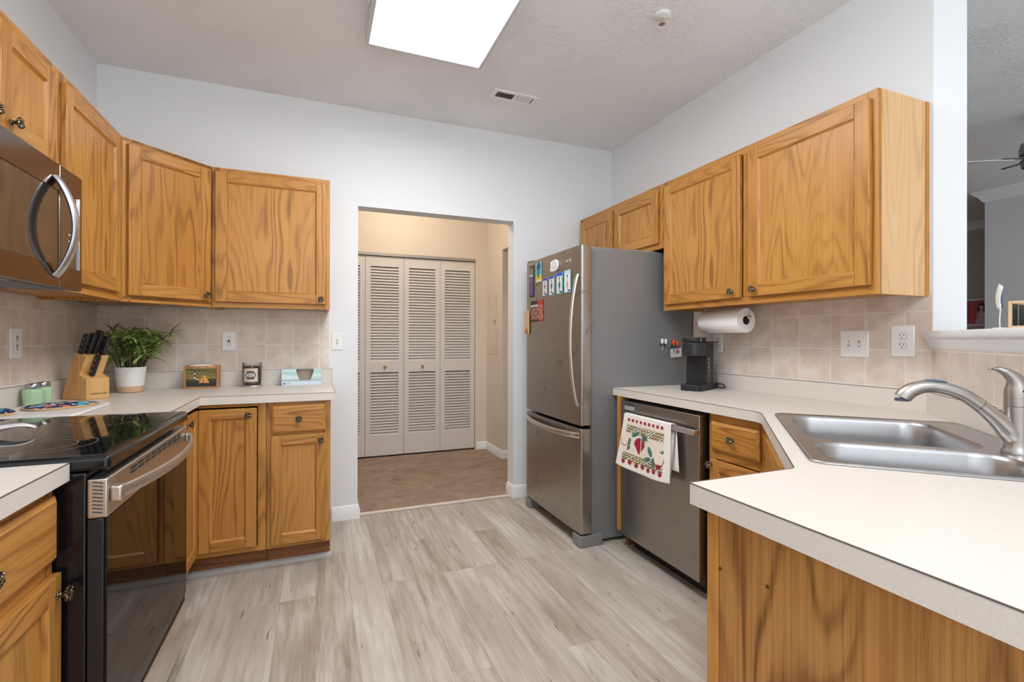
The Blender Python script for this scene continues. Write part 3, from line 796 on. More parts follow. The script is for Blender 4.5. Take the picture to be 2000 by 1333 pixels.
# ---- refrigerator
FRX = 2.235
t = thing('refrigerator', 'grey refrigerator with stainless doors and a bottom freezer beside the hall doorway', 'refrigerator', (FRX, 3.213, 0), R(-90))
w = 0.762
MB().box(0.0, w, -0.746, 0.0, 0.020, 1.742).build('cabinet_body', grey_paint, t, bevel=0.004)
MB().box(0.02, w - 0.02, -0.756, -0.745, 0.06, 1.735).build('door_seal', soft_black, t, smooth=0)
def fdoor(name, z0, z1):
    o = [(0.004, -0.758), (0.004, -0.828), (0.10, -0.832), (0.38, -0.834), (0.66, -0.832), (0.784, -0.828), (0.784, -0.758)]
    o = fillet(o, [0, 0.012, 0, 0, 0, 0.016, 0.004])
    return MB().plate(o, z0, z1).build(name, steel_fr, t, smooth=30, bevel=0.002)
ud = fdoor('door', 0.702, 1.745); fd = fdoor('freezer_door', 0.078, 0.682)
def bowbar(parent, pts_fn, n, rad, up, name, m):
    MB().tube([pts_fn(i / n) for i in range(n + 1)], rad, 14, up=up).build(name, m, parent)
bowbar(ud, lambda s: (0.757, -0.834 - 0.050 * math.sin(PI * s) ** 0.7, 0.815 + 0.760 * s), 30, (0.0125, 0.0085), (0, -1, 0), 'handle', simple('handle_satin_steel', srgb(216, 213, 210), 0.34, 0.95))
bowbar(fd, lambda s: (0.035 + 0.735 * s, -0.830 - 0.038 * math.sin(PI * s) ** 0.6, 0.645 - 0.012 * math.sin(PI * s)), 30, (0.007, 0.017), (0, 0, 1), 'handle', steel_br)
for x0, x1 in ((0.004, 0.075), (0.69, 0.786)):
    MB().plate(fillet([(x0, -0.68), (x0, -0.835), (x1, -0.835), (x1, -0.68)], [0, 0.014, 0.014, 0]), 0.0, 0.066).build('foot_cover', grey_paint, t, bevel=0.006, bseg=3)
MB().box(0.09, 0.68, -0.73, -0.70, 0.0, 0.06).build('kick_grille', soft_black, t, smooth=0)
MB().plate(fillet([(0.006, -0.74), (0.006, -0.826), (0.075, -0.815), (0.09, -0.74)], [0, 0.01, 0.01, 0]), 1.7455, 1.760).build('hinge_cover', simple('hinge_grey', srgb(92, 90, 88), 0.5), t, bevel=0.004)
text_mb('MAYTAG', 0.019, lambda u, v, w_: (0.640 + u, -0.8335 - w_, 1.672 + v), 0.0012).build('logo', steel_br, ud, smooth=0)

# ---- dishwasher
t = thing('dishwasher', 'stainless dishwasher with a bar handle under the right countertop', 'dishwasher', (2.2, 2.350, 0), R(-90))
w = 0.614
MB().box(0.006, w - 0.006, -0.528, -0.01, 0.05, 0.857).build('tub', soft_black, t, smooth=0)
MB().box(0.01, w - 0.01, -0.49, -0.47, 0.0, 0.11).box(0.01, w - 0.01, -0.50, -0.49, 0.055, 0.075).build('toe_kick', soft_black, t, smooth=0)
dd = MB().box(0.0, w, -0.575, -0.531, 0.086, 0.851).build('door', steel_dw, t, bevel=0.003)
hd = MB().box(0.072, w + 0.004, -0.612, -0.600, 0.763, 0.789).build('handle', steel_br, dd, bevel=0.003)
for x0_, x1_ in ((0.075, 0.10), (w - 0.022, w + 0.002)): MB().box(x0_, x1_, -0.601, -0.575, 0.766, 0.786).build('handle_mount', steel_br, dd, bevel=0.003)
b = MB()
for k in range(3): b.box(0.035, 0.125, -0.5765, -0.575, 0.806 + k * 0.0075, 0.8095 + k * 0.0075)
b.build('badge', simple('badge_silver', srgb(214, 214, 214), 0.4), dd, smooth=0)

# ================================================================== SINK AND FAUCET
t = thing('sink', 'stainless double-bowl sink set diagonally into the right countertop', 'sink', (SC.x, SC.y, ZT), SR)
bowls = ((-0.368, 0.098, -0.238, 0.178), (0.138, 0.388, -0.238, 0.178))
holes = [rrect(x1 - x0, y1 - y0, 0.075, (x0 + x1) / 2, (y0 + y1) / 2, 10) for x0, x1, y0, y1 in bowls]
outer = rrect(0.812, 0.552, 0.035, 0.004, -0.003, 8)
MB().plate(outer, 0.0006, 0.0042, holes=holes).build('rim', steel_sink, t, smooth=30, bevel=0.0012)
b = MB(); o1 = rrect(0.812, 0.552, 0.035, 0.004, -0.003, 8); o2 = rrect(0.806, 0.546, 0.033, 0.004, -0.003, 8); o3 = rrect(0.796, 0.536, 0.03, 0.004, -0.003, 8)
b.loft([[(*p, 0.0042) for p in o1], [(*p, 0.0066) for p in o2], [(*p, 0.0042) for p in o3]], False, False)
b.build('rim_bead', steel_sink, t)
for (x0, x1, y0, y1), h in zip(bowls, holes):
    cx, cy, ww, hh = (x0 + x1) / 2, (y0 + y1) / 2, x1 - x0, y1 - y0
    rings = [[(*p, 0.0042) for p in h]]
    for dz, ins, rr in ((0.001, 0.003, 0.073), (-0.006, 0.007, 0.070), (-0.06, 0.011, 0.068), (-0.14, 0.017, 0.066), (-0.162, 0.022, 0.062), (-0.174, 0.034, 0.055), (-0.179, 0.055, 0.045)):
        rings.append([(*p, dz) for p in rrect(ww - 2 * ins, hh - 2 * ins, rr, cx, cy, 10)])
    rings.append([(cx + (p[0] - cx) * 0.25, cy + (p[1] - cy) * 0.25, -0.182) for p in rings[-1]])
    bo = MB().loft(rings, False, True).build('bowl', steel_sink, t, smooth=60)
    MB().lathe([(0.045, -0.181), (0.044, -0.179), (0.03, -0.1805), (0.012, -0.183), (0.0001, -0.183)], 24, (cx, cy, 0)).build('drain', steel_br, bo)

fx, fy = sloc(0.106, 0.216)
t = thing('faucet', 'brushed nickel single-handle pull-out faucet standing behind the sink', 'faucet', (fx, fy, ZT + 0.0047), SR)
MB().lathe([(0.0335, 0.0), (0.0335, 0.006), (0.029, 0.012), (0.0275, 0.030), (0.0272, 0.10), (0.0280, 0.112), (0.0280, 0.1165), (0.0255, 0.118)], 40).build('body', nickel, t, smooth=40)
sp = [(0, 0.0, 0.034), (0, -0.018, 0.056), (0, -0.040, 0.082), (0, -0.070, 0.112), (0, -0.102, 0.138), (0, -0.135, 0.1535), (0, -0.165, 0.160), (0, -0.190, 0.159), (0, -0.212, 0.151), (0, -0.228, 0.138), (0, -0.235, 0.127)]
sr = [0.0265, 0.0255, 0.0205, 0.0172, 0.0160, 0.0156, 0.0158, 0.0168, 0.0185, 0.0196, 0.0194]
# smooth the spout path
def catm(P, n=4):
    P = [Vector(p) for p in P]; o = []
    for i in range(len(P) - 1):
        p0, p1, p2, p3 = P[max(i - 1, 0)], P[i], P[i + 1], P[min(i + 2, len(P) - 1)]
        for k in range(n):
            s = k / n; o.append(0.5 * ((2 * p1) + (-p0 + p2) * s + (2 * p0 - 5 * p1 + 4 * p2 - p3) * s * s + (-p0 + 3 * p1 - 3 * p2 + p3) * s ** 3))
    o.append(P[-1]); return o
def lerpl(r, n=4):
    o = []
    for i in range(len(r) - 1): o += [r[i] + (r[i + 1] - r[i]) * k / n for k in range(n)]
    return o + [r[-1]]
spo = MB().tube(catm(sp), lerpl(sr), 20).build('spout', nickel, t, smooth=60)
MB().lathe([(0.0165, 0.126), (0.0160, 0.119), (0.012, 0.1185), (0.0001, 0.1185)], 24, (0, -0.2365, 0)).build('aerator', simple('aerator_grey', srgb(84, 88, 100), 0.4), spo)
sb = MB().tube([(0, -0.140, 0.1705), (0, -0.148, 0.1738), (0, -0.166, 0.1764), (0, -0.184, 0.1762), (0, -0.190, 0.1740)], [0.003, (0.0075, 0.0035), (0.009, 0.0035), (0.0075, 0.0035), 0.003], 14).build('spray_button', simple('button_blue_grey', srgb(96, 106, 128), 0.35), spo)
sea = MB()
sea.tube([(0, -0.0738, 0.1152), (0, -0.0746, 0.1158)], 0.0174, 24)
sea.build('spout_joint', soft_black, spo)
MB().lathe([(0.0262, 0.1180), (0.0262, 0.1200), (0.0275, 0.1205), (0.0275, 0.1385), (0.0262, 0.1390)], 40).build('collar', nickel, t, smooth=40)
lv = [(0, 0.000, 0.139), (0, 0.0, 0.150), (0, 0.0, 0.162), (0, -0.002, 0.175), (0, -0.010, 0.190), (0, -0.024, 0.203), (0, -0.040, 0.2105), (0, -0.058, 0.209)]
lr = [(0.0270, 0.0270), (0.0268, 0.0268), (0.0255, 0.0262), (0.0215, 0.0225), (0.0175, 0.0160), (0.0150, 0.0105), (0.0120, 0.0066), (0.0035, 0.0022)]
lev = MB().tube(lv, lr, 24, up=(0, -1, 0)).build('lever', nickel, t, smooth=60)
MB().lathe([(0.0001, 0.0262), (0.003, 0.0262), (0.003, 0.0250)], 12, (0, 0, 0.157), axis='x').build('set_screw', soft_black, lev)

# ================================================================== CEILING FITTINGS
t = thing('ceiling_light', 'large rectangular fluorescent ceiling fixture with a glowing white diffuser', 'ceiling light', (0.524, 1.906, ZC))
hx, hy = 0.302, 0.606
fr_m = simple('fixture_white_metal', srgb(214, 214, 218), 0.45)
b = MB()
b.plate([(-hx, -hy), (hx, -hy), (hx, hy), (-hx, hy)], -0.083, -0.0005, holes=[[(-hx + 0.018, -hy + 0.018), (hx - 0.018, -hy + 0.018), (hx - 0.018, hy - 0.018), (-hx + 0.018, hy - 0.018)]])
b.build('frame', fr_m, t, smooth=0, bevel=0.002)
MB().box(-hx + 0.0185, hx - 0.0185, -hy + 0.0185, hy - 0.0185, -0.079, -0.074).build('diffuser', emis('fluorescent_diffuser', (0.96, 0.98, 1.0), PANEL_EMIT), t, smooth=0)
for y in (-0.35, 0.35): MB().box(-hx - 0.012, -hx, y - 0.02, y + 0.02, -0.05, -0.02).build('clip', fr_m, t, bevel=0.002)

t = thing('air_vent', 'small white ceiling air vent with two banks of louvres near the back wall', 'vent', (1.168, 2.864, ZC), R(1))
b = MB().plate([(-0.155, -0.058), (0.155, -0.058), (0.155, 0.058), (-0.155, 0.058)], -0.008, -0.0005, holes=[[(-0.125, -0.034), (-0.006, -0.034), (-0.006, 0.034), (-0.125, 0.034)], [(0.006, -0.034), (0.125, -0.034), (0.125, 0.034), (0.006, 0.034)]])
b.build('frame', white_plastic, t, smooth=0, bevel=0.0015)
MB().box(-0.126, 0.126, -0.035, 0.035, -0.002, -0.0006).build('duct', dark_void, t, smooth=0)
b = MB()
for s0 in (-0.124, 0.008):
    for k in range(12):
        x = s0 + k * 0.0098; sg = 1 if s0 < 0 else -1
        b.add([(x, -0.034, -0.0075), (x + 0.0055 * sg, -0.034, -0.0025), (x + 0.0055 * sg, 0.034, -0.0025), (x, 0.034, -0.0075)], [(0, 1, 2, 3)])
b.build('louvre', white_plastic, t, smooth=0)

t = thing('sprinkler_head', 'white fire sprinkler head on the ceiling, upper right', 'sprinkler', (1.522, 1.872, ZC))
MB().lathe([(0.040, -0.0006), (0.040, -0.004), (0.034, -0.010), (0.026, -0.013), (0.0001, -0.013)], 32).build('escutcheon', white_plastic, t)
b = MB(); b.tube([(0.010, 0, -0.012), (0.013, 0, -0.026), (0.006, 0, -0.040), (0, 0, -0.044)], 0.0024, 8).tube([(-0.010, 0, -0.012), (-0.013, 0, -0.026), (-0.006, 0, -0.040), (0, 0, -0.044)], 0.0024, 8).tube([(0, 0, -0.012), (0, 0, -0.044)], 0.003, 8)
b.build('frame_arms', steel_br, t)
MB().lathe([(0.0001, -0.044), (0.014, -0.045), (0.015, -0.0465), (0.0001, -0.047)], 20).build('deflector', steel_br, t)

# lamps out of the frame: a hall dome, and a globe added to brighten the kitchen
def dome(name, label, loc, watts, r, col):
    t = thing(name, label, 'ceiling light', loc)
    MB().lathe([(r + 0.01, -0.0006), (r + 0.01, -0.018), (r, -0.020), (0.0001, -0.020)], 36).build('pan', white_plastic, t)
    MB().lathe([(r, -0.021), (r * 0.97, -0.045), (r * 0.8, -0.075), (r * 0.45, -0.095), (0.0001, -0.10)], 36).build('glass_shade', emis(name + '_glass', col, watts), t)
    return t
dome('hall_ceiling_lamp', 'round warm dome lamp on the hall ceiling beyond the doorway', (0.75, 4.25, ZC), HALL_LAMP, 0.14, (1.0, 0.85, 0.68))
t = thing('added_fill_lamp', 'added glowing globe behind the viewer that brightens the ceiling', 'ceiling light', (0.35, -0.30, ZC))  # invented hanging globe, placed to throw more light on the ceiling
MB().lathe([(0.06, -0.0006), (0.06, -0.012), (0.045, -0.022), (0.0001, -0.024)], 32).build('canopy', white_plastic, t)
MB().tube([(0, 0, -0.02), (0, 0, -0.23)], 0.005, 10).build('rod', steel_br, t)
MB().lathe([(0.0001, -0.222)] + [(0.14 * math.sin(R(a)), -0.364 + 0.14 * math.cos(R(a))) for a in range(12, 180, 12)] + [(0.0001, -0.504)], 36).build('glow_globe', emis('fill_globe_glow', (0.94, 0.97, 1.0), FILL_LAMP), t)

# ================================================================== HALL
def bifold(name, x0, knob_leaf, leaves=2, lw=0.3785):
    t = struct(bpy.data.objects.new(name, None)); COL.objects.link(t); t.location = (x0, 5.005, 0)
    for k in range(leaves):
        a = k * lw + 0.0015; c = (k + 1) * lw - 0.0015; st = 0.050
        b = MB(); z0, z1 = 0.028, 2.028
        b.box(a, a + st, 0, 0.028, z0, z1); b.box(c - st, c, 0, 0.028, z0, z1)
        for r0, r1 in ((z0, 0.235), (0.862, 0.978), (1.928, z1)): b.box(a + st, c - st, 0, 0.028, r0, r1)
        for za, zb, n in ((0.235, 0.862, 22), (0.978, 1.928, 33)):
            p = (zb - za) / n; kk = 0.80 if za > 0.9 else 0.66
            for i in range(n):
                z = za + i * p
                b.add([(a + st, 0.003, z - 0.002), (c - st, 0.003, z - 0.002), (c - st, 0.022, z + p * kk), (a + st, 0.022, z + p * kk),
                       (a + st, 0.008, z - 0.004), (c - st, 0.008, z - 0.004), (c - st, 0.027, z + p * (kk - 0.14)), (a + st, 0.027, z + p * (kk - 0.14))],
                      [(0, 1, 2, 3), (7, 6, 5, 4), (0, 4, 5, 1), (3, 2, 6, 7), (0, 3, 7, 4), (1, 5, 6, 2)])
        lf = b.build('leaf', closet_paint, t, smooth=0)
        if k == knob_leaf:
            MB().lathe([(0.007, 0.0), (0.006, -0.006), (0.009, -0.012), (0.0145, -0.018), (0.0145, -0.023), (0.010, -0.028), (0.0001, -0.030)], 20, ((a + c) / 2, 0, 0.918), axis='y').build('knob', brass, lf)
bifold('door_1', 0.070, 1)
bifold('door_2', 0.8275, 0)
t = thing('breaker_panel', 'white electrical breaker panel door set in the hall side wall', 'panel', (1.716, 4.885, 0), R(-90))
MB().box(0.0, 0.222, -0.005, -0.0005, 1.045, 1.700).build('frame', hall_wall, t, bevel=0.002)
MB().box(0.022, 0.200, -0.010, -0.0055, 1.085, 1.660).build('panel_door', hall_wall, t, bevel=0.002)
MB().box(0.176, 0.188, -0.013, -0.0102, 1.36, 1.40).build('latch', soft_black, t, smooth=0)

# ================================================================== WALL PLATES
def plate_root(name, label, cat, loc, rz): return thing(name, label, cat, loc, rz)
def wplate(t, w, h, m=white_plastic, off=0.0065):
    return MB().loft([[(u, -off + 0.0, v) for u, v in rrect(w, h, 0.006, 0, 0, 4)], [(u, -off - 0.003, v) for u, v in rrect(w, h, 0.006, 0, 0, 4)], [(u, -off - 0.006, v) for u, v in rrect(w - 0.008, h - 0.008, 0.005, 0, 0, 4)]]).build('cover_plate', m, t, smooth=30)
def screws(t, pts, off):
    b = MB()
    for x, z in pts: b.lathe([(0.0035, -off), (0.003, -off - 0.0012), (0.0001, -off - 0.0014)], 12, (x, 0, z), axis='y')
    b.build('screw', white_plastic, t)
slot_grey = simple('slot_grey', srgb(168, 166, 162), 0.5)
def toggle(t, x, z, up, off):
    MB().box(x - 0.0055, x + 0.0055, -off - 0.0006, -off, z - 0.013, z + 0.013).build('toggle_slot', slot_grey, t, smooth=0)
    d = 0.008 if up else -0.008
    MB().loft([[(x - 0.0045, -off, z - 0.005), (x + 0.0045, -off, z - 0.005), (x + 0.0045, -off, z + 0.005), (x - 0.0045, -off, z + 0.005)], [(x - 0.0035, -off - 0.014, z + d - 0.003), (x + 0.0035, -off - 0.014, z + d - 0.003), (x + 0.0035, -off - 0.014, z + d + 0.003), (x - 0.0035, -off - 0.014, z + d + 0.003)]]).build('toggle', white_plastic, t, bevel=0.001)
def slots(t, zc, off, x=0.0):
    b = MB(); f = -off - 0.0004
    b.box(x - 0.0080, x - 0.0058, f, -off, zc - 0.0015, zc + 0.0085); b.box(x + 0.0058, x + 0.0078, f, -off, zc - 0.0005, zc + 0.0075)
    b.lathe([(0.0026, f), (0.0001, f - 0.0002)], 10, (x, 0, zc - 0.0085), axis='y')
    b.build('slot', slot_shade, t, smooth=0)
def duplex(t, off):
    for zc in (0.0195, -0.0195):
        o = []
        for i in range(28):
            a = 2 * PI * i / 28; o.append((0.0172 * math.cos(a), max(-0.0135, min(0.0135, 0.0172 * math.sin(a))) + zc))
        MB().plate([(p[0] * 1.05, (p[1] - zc) * 1.06 + zc) for p in o], -off - 0.0003, -off, fr=XZ).build('recess', slot_shade, t, smooth=0)
        MB().plate(o, -off - 0.0022, -off - 0.0003, fr=XZ).build('receptacle', white_plastic, t, smooth=0)
        slots(t, zc + 0.002, off + 0.0022)
PO = 0.0125
t = plate_root('wall_switch', 'tall white wall control plate with two sliders on the left tiled wall', 'switch', (XL, 2.595, 1.180), R(90))
wplate(t, 0.082, 0.126); b = MB().box(-0.012, 0.012, -0.0145, -0.0125, -0.036, 0.036); b.build('slider_frame', white_plastic, t, bevel=0.001)
MB().box(-0.006, 0.006, -0.0150, -0.0145, 0.006, 0.030).box(-0.006, 0.006, -0.0150, -0.0145, -0.030, -0.004).build('slider_track', simple('track_grey', srgb(150, 146, 142), 0.5), t, smooth=0)
for z_ in (0.010, -0.024): MB().box(-0.004, 0.004, -0.022, -0.0150, z_, z_ + 0.006).build('slider', white_plastic, t, bevel=0.001)
t = plate_root('wall_outlet', 'white outlet with red and black test buttons on the back tiled wall', 'outlet', (-0.4945, YB, 1.185), 0)
wplate(t, 0.072, 0.116); MB().box(-0.0170, 0.0170, -0.0148, -PO, -0.0335, 0.0335).build('receptacle', white_plastic, t, bevel=0.0008)
slots(t, 0.0225, 0.0148); slots(t, -0.0195, 0.0148)
MB().box(-0.008, 0.008, -0.0160, -0.0148, 0.0005, 0.0060).build('reset_button', simple('reset_red', srgb(150, 38, 34), 0.4), t, smooth=0)
MB().box(-0.008, 0.008, -0.0160, -0.0148, -0.0070, -0.0015).build('test_button', soft_black, t, smooth=0)
t = plate_root('light_switch', 'white single light switch on the painted wall beside the hall doorway', 'switch', (0.1285, YB, 1.184), 0)
wplate(t, 0.072, 0.116, off=0.0005); toggle(t, 0, 0, False, 0.0065); screws(t, [(0, 0.030), (0, -0.030)], 0.0065)
t = plate_root('light_switch', 'white double light switch plate on the right tiled wall', 'switch', (XR, 1.448, 1.183), R(-90))
wplate(t, 0.124, 0.122); toggle(t, -0.023, 0, True, PO); toggle(t, 0.023, 0, False, PO); screws(t, [(-0.023, 0.030), (-0.023, -0.030), (0.023, 0.030), (0.023, -0.030)], PO)
t = plate_root('wall_outlet', 'large white duplex outlet right of the double light switch', 'outlet', (XR, 1.254, 1.196), R(-90))
wplate(t, 0.088, 0.130); duplex(t, PO)
t = plate_root('wall_outlet', 'white outlet half hidden behind the coffee maker', 'outlet', (XR, 2.247, 1.180), R(-90))
wplate(t, 0.072, 0.116); duplex(t, PO)

# ================================================================== LEFT COUNTER ITEMS
def hook(px, lab):
    b = MB(); P = [(0, 0, 0.0), (0, 0, -0.010), (0, -0.006, -0.018), (0, -0.004, -0.026), (0, 0.004, -0.028), (0, 0.009, -0.022)]
    b.tube(P, 0.0013, 8); b.lathe([(0.004, 0.0), (0.004, -0.002), (0.0015, -0.0035)], 12)
    o = tag(b.build('cup_hook', brass), lab, 'hook', 'cup hooks under the corner cabinet'); o.location = px
hook((-0.955, 3.130, 1.3858), 'leftmost of three small brass cup hooks under the angled corner cabinet')
hook((-0.835, 3.180, 1.3858), 'middle of three small brass cup hooks under the angled corner cabinet')
hook((-0.700, 3.235, 1.3858), 'rightmost of three small brass cup hooks under the angled corner cabinet')

jade = NT('jade_milk_glass').P(Base_Color=srgb(176, 208, 168), Roughness=0.18).m
def shaker(x, y, lab):
    t = thing('shaker', lab, 'shaker', (x, y, ZI), 0, 'jade glass shakers by the left wall')
    rings = []
    for r, z in ((0.020, 0.0), (0.026, 0.001), (0.029, 0.012), (0.032, 0.040), (0.034, 0.066), (0.0325, 0.074), (0.026, 0.078), (0.023, 0.080)):
        rings.append([((r * (1 - 0.035 * (0.5 + 0.5 * math.cos(12 * 2 * PI * i / 72)) * (0.2 < z / 0.08 < 0.9 or 0.3))) * math.cos(2 * PI * i / 72), (r * (1 - 0.035 * (0.5 + 0.5 * math.cos(12 * 2 * PI * i / 72)))) * math.sin(2 * PI * i / 72), z) for i in range(72)])
    MB().loft(rings).build('jar', jade, t, smooth=50)
    MB().lathe([(0.0235, 0.0802), (0.0245, 0.083), (0.0245, 0.095), (0.022, 0.100), (0.010, 0.103), (0.0001, 0.1035)], 36).build('lid', simple('lid_steel', srgb(176, 176, 178), 0.25, 1.0), t)
shaker(-1.080, 2.585, 'pale green glass shaker with steel lid, nearer of the pair by the left wall')
shaker(-1.082, 2.668, 'pale green glass shaker with steel lid, farther one beside the knife block')

# knife block
pine_l = oak('pine_block', 'z', srgb(226, 182, 120), srgb(214, 164, 98), srgb(186, 128, 66), 0.8, 0.7)
KB = (-1.022, 2.906, ZI); KR = R(52)
t = thing('knife_block', 'slanted light wood knife block holding black-handled knives', 'knife block', KB, KR)
pr = [(0.080, 0.0), (-0.085, 0.0), (-0.085, 0.098), (-0.040, 0.117), (-0.082, 0.203), (-0.012, 0.219)]
hw = 0.050
MB().plate(pr, -hw, hw, fr=YZ).build('block', pine_l, t, smooth=0, bevel=0.002)
text_mb('FARBERWARE', 0.0115, lambda u, v, w_: (0.004 + u, -0.0852 - w_, 0.026 + v), 0.0003).build('lettering', soft_black, t, smooth=0)
kd = Vector((0, -0.42, 0.907)); kn_ = Vector((0, 0.907, 0.42))   # handle direction, handle width direction
def knife(x, y, z, L, wd, th, lab, kind='kitchen_knife', rot=KR):
    """handle rising out of its slot at local (x,y,z)"""
    c, s = math.cos(KR), math.sin(KR)
    t = thing(kind, lab, 'knife', (KB[0] + x * c - y * s, KB[1] + x * s + y * c, KB[2] + z), KR, 'knives in the knife block')
    rings = []
    for s_, ww in ((0.0, 0.80), (0.12, 0.92), (0.5, 1.0), (0.8, 1.05), (0.93, 1.1), (1.0, 0.85)):
        p = kd * (s_ * L + 0.0008)
        rings.append([tuple(p + kn_ * (wd / 2 * ww * v) + Vector((th / 2 * u, 0, 0))) for u, v in ((-1, -0.8), (-0.8, -1), (0.8, -1), (1, -0.8), (1, 0.8), (0.8, 1), (-0.8, 1), (-1, 0.8))])
    h = MB().loft(rings).build('handle', dark_plastic, t, smooth=30, bevel=0.001)
    b = MB()
    for q in (0.22, 0.5, 0.78):
        p = kd * (q * L)
        for sx in (-1, 1):
            ring = [tuple(p + Vector((sx * (th / 2 + 0.0002), 0, 0)) + kd * 0.0034 * math.cos(a) + kn_ * 0.0034 * math.sin(a)) for a in [2 * PI * i / 12 for i in range(12)]]
            ring2 = [(x_ + sx * 0.0008, y_, z_) for x_, y_, z_ in ring]
            b.loft([ring, ring2], False, True)
    b.build('rivet', rivet_m, h, smooth=0)
    return t
def topz(y): return 0.219 + (y + 0.012) / (0.070) * 0.016
knife(-0.038, -0.030, topz(-0.030) , 0.098, 0.026, 0.017, 'black riveted knife handle at the back left of the block')
knife(-0.014, -0.034, topz(-0.034), 0.104, 0.028, 0.017, 'black riveted knife handle second from the left in the block')
knife(0.010, -0.036, topz(-0.036), 0.118, 0.034, 0.019, 'tallest black knife handle in the middle of the block')
knife(0.032, -0.060, topz(-0.060), 0.095, 0.026, 0.017, 'black riveted knife handle at the right of the block top')
knife(-0.010, -0.058, 0.1110, 0.105, 0.024, 0.016, 'small black knife in the lower front slot of the block', 'paring_knife')
# kitchen scissors loops beside the knives
c_, s_ = math.cos(KR), math.sin(KR)
sx_, sy_ = 0.050, -0.018
t = thing('kitchen_scissors', 'black kitchen scissors with looped grips at the right rear of the block', 'scissors', (KB[0] + sx_ * c_ - sy_ * s_, KB[1] + sx_ * s_ + sy_ * c_, KB[2] + topz(sy_)), KR, None)
for sg in (-1, 1):
    P = []
    for i in range(17):
        a = 2 * PI * i / 16; p = kd * (0.062 + 0.026 * math.cos(a)) + kn_ * (sg * 0.017 + 0.014 * math.sin(a)); P.append(tuple(p))
    b = MB().tube(P, 0.0045, 8); b.tube([tuple(kd * 0.001), tuple(kd * 0.020), tuple(kd * 0.040 + kn_ * sg * 0.012)], 0.006, 8)
    b.build('grip', dark_plastic, t)

# potted plant
PX, PY = -0.922, 3.172
t = thing('potted_plant', 'leafy green palm in a ribbed white and tan ceramic pot', 'plant', (PX, PY, ZI))
pot_w = simple('pot_white_glaze', srgb(236, 234, 230), 0.5); pot_t = simple('pot_tan_clay', srgb(214, 178, 140), 0.7)
prof = [(0.060, 0.0), (0.066, 0.003), (0.068, 0.008), (0.0695, 0.033)]
prof = [(r * 0.84, z) for r, z in prof]
MB().lathe([(0.0001, 0.0)] + prof, 48).build('pot_base', pot_t, t)
prof = [(0.0695, 0.0332)]
nrib = 17
for k in range(nrib * 3 + 1):
    z = 0.034 + 0.097 * k / (nrib * 3); prof.append((0.0700 + 0.0125 * ((z - 0.034) / 0.097) + (0.0009 if k % 3 == 1 else 0.0), z))
prof += [(0.0835, 0.134), (0.080, 0.135), (0.0785, 0.131), (0.075, 0.118)]
prof = [(r * 0.84, z) for r, z in prof]
MB().lathe(prof, 48).build('pot', pot_w, t, smooth=60)
MB().lathe([(0.0001, 0.122), (0.0622, 0.120)], 24).build('soil', simple('potting_soil', (0.02, 0.014, 0.01), 0.95), t)
rnd = random.Random(3)
stem = MB(); leaf = MB()
def leaf_mat():
    n = NT('palm_leaf'); isl = n.n.new('ShaderNodeNewGeometry').outputs['Random Per Island']
    c = n.ramp(isl, [(0.0, srgb(80, 106, 48)), (0.35, srgb(120, 150, 70)), (0.75, srgb(160, 186, 102)), (1.0, srgb(196, 212, 136))])
    n.P(Base_Color=c, Roughness=0.42); return n.m
def add_leaf(p, d, L, wd, droop):
    d = d.normalized(); side = d.cross(Vector((0, 0, 1)));
    if side.length < 1e-3: side = Vector((1, 0, 0))
    side.normalize(); up = side.cross(d); vs = []; fs = []; n = 6
    for i in range(n + 1):
        s = i / n; c = p + d * (L * s) - Vector((0, 0, droop * L * s * s)); ww = wd * math.sin(PI * min(1, 0.12 + 0.88 * s)) ** 0.8 * (1 if s < 1 else 0.02)
        vs += [c - side * ww + up * ww * 0.35, c, c + side * ww + up * ww * 0.35]
    for i in range(n):
        a = i * 3
        fs += [(a, a + 1, a + 4, a + 3), (a + 1, a + 2, a + 5, a + 4)]
    leaf.add(vs, fs)
for k in range(44):
    a = rnd.uniform(0, 2 * PI); r0 = 0.054 * math.sqrt(rnd.random()); base_ = Vector((r0 * math.cos(a), r0 * math.sin(a), 0.120))
    out = Vector((math.cos(a), math.sin(a), 0)); h = rnd.uniform(0.06, 0.225)
    lean = out * (r0 * 0.9 + rnd.uniform(0.0, 0.03)) * (h / 0.12)
    tip = base_ + lean + Vector((0, 0, h))
    stem.tube([tuple(base_), tuple(base_ + lean * 0.35 + Vector((0, 0, h * 0.5))), tuple(tip)], [0.0022, 0.0019, 0.0014], 6)
    nl = rnd.randint(9, 12)
    for j in range(nl):
        la = a + rnd.uniform(-1.9, 1.9) if j % 2 else rnd.uniform(0, 2 * PI)
        el = rnd.uniform(-0.15, 0.95)
        dv = Vector((math.cos(la) * math.cos(el), math.sin(la) * math.cos(el), math.sin(el)))
        L = rnd.uniform(0.065, 0.118); e = tip + dv * L
        if PX + e.x < XL + 0.035 or PY + e.y > YB - 0.035: L *= 0.5
        e = tip + dv * L
        if PX + e.x < XL + 0.035 or PY + e.y > YB - 0.035 or 0.9126 + e.z > 1.362: continue
        add_leaf(tip - Vector((0, 0, rnd.uniform(0, 0.03))), dv, L, rnd.uniform(0.0052, 0.0088), rnd.uniform(0.1, 0.5))
stem.build('stems', simple('palm_stem', srgb(66, 70, 34), 0.6), t)
leaf.build('foliage', leaf_mat(), t, smooth=60)

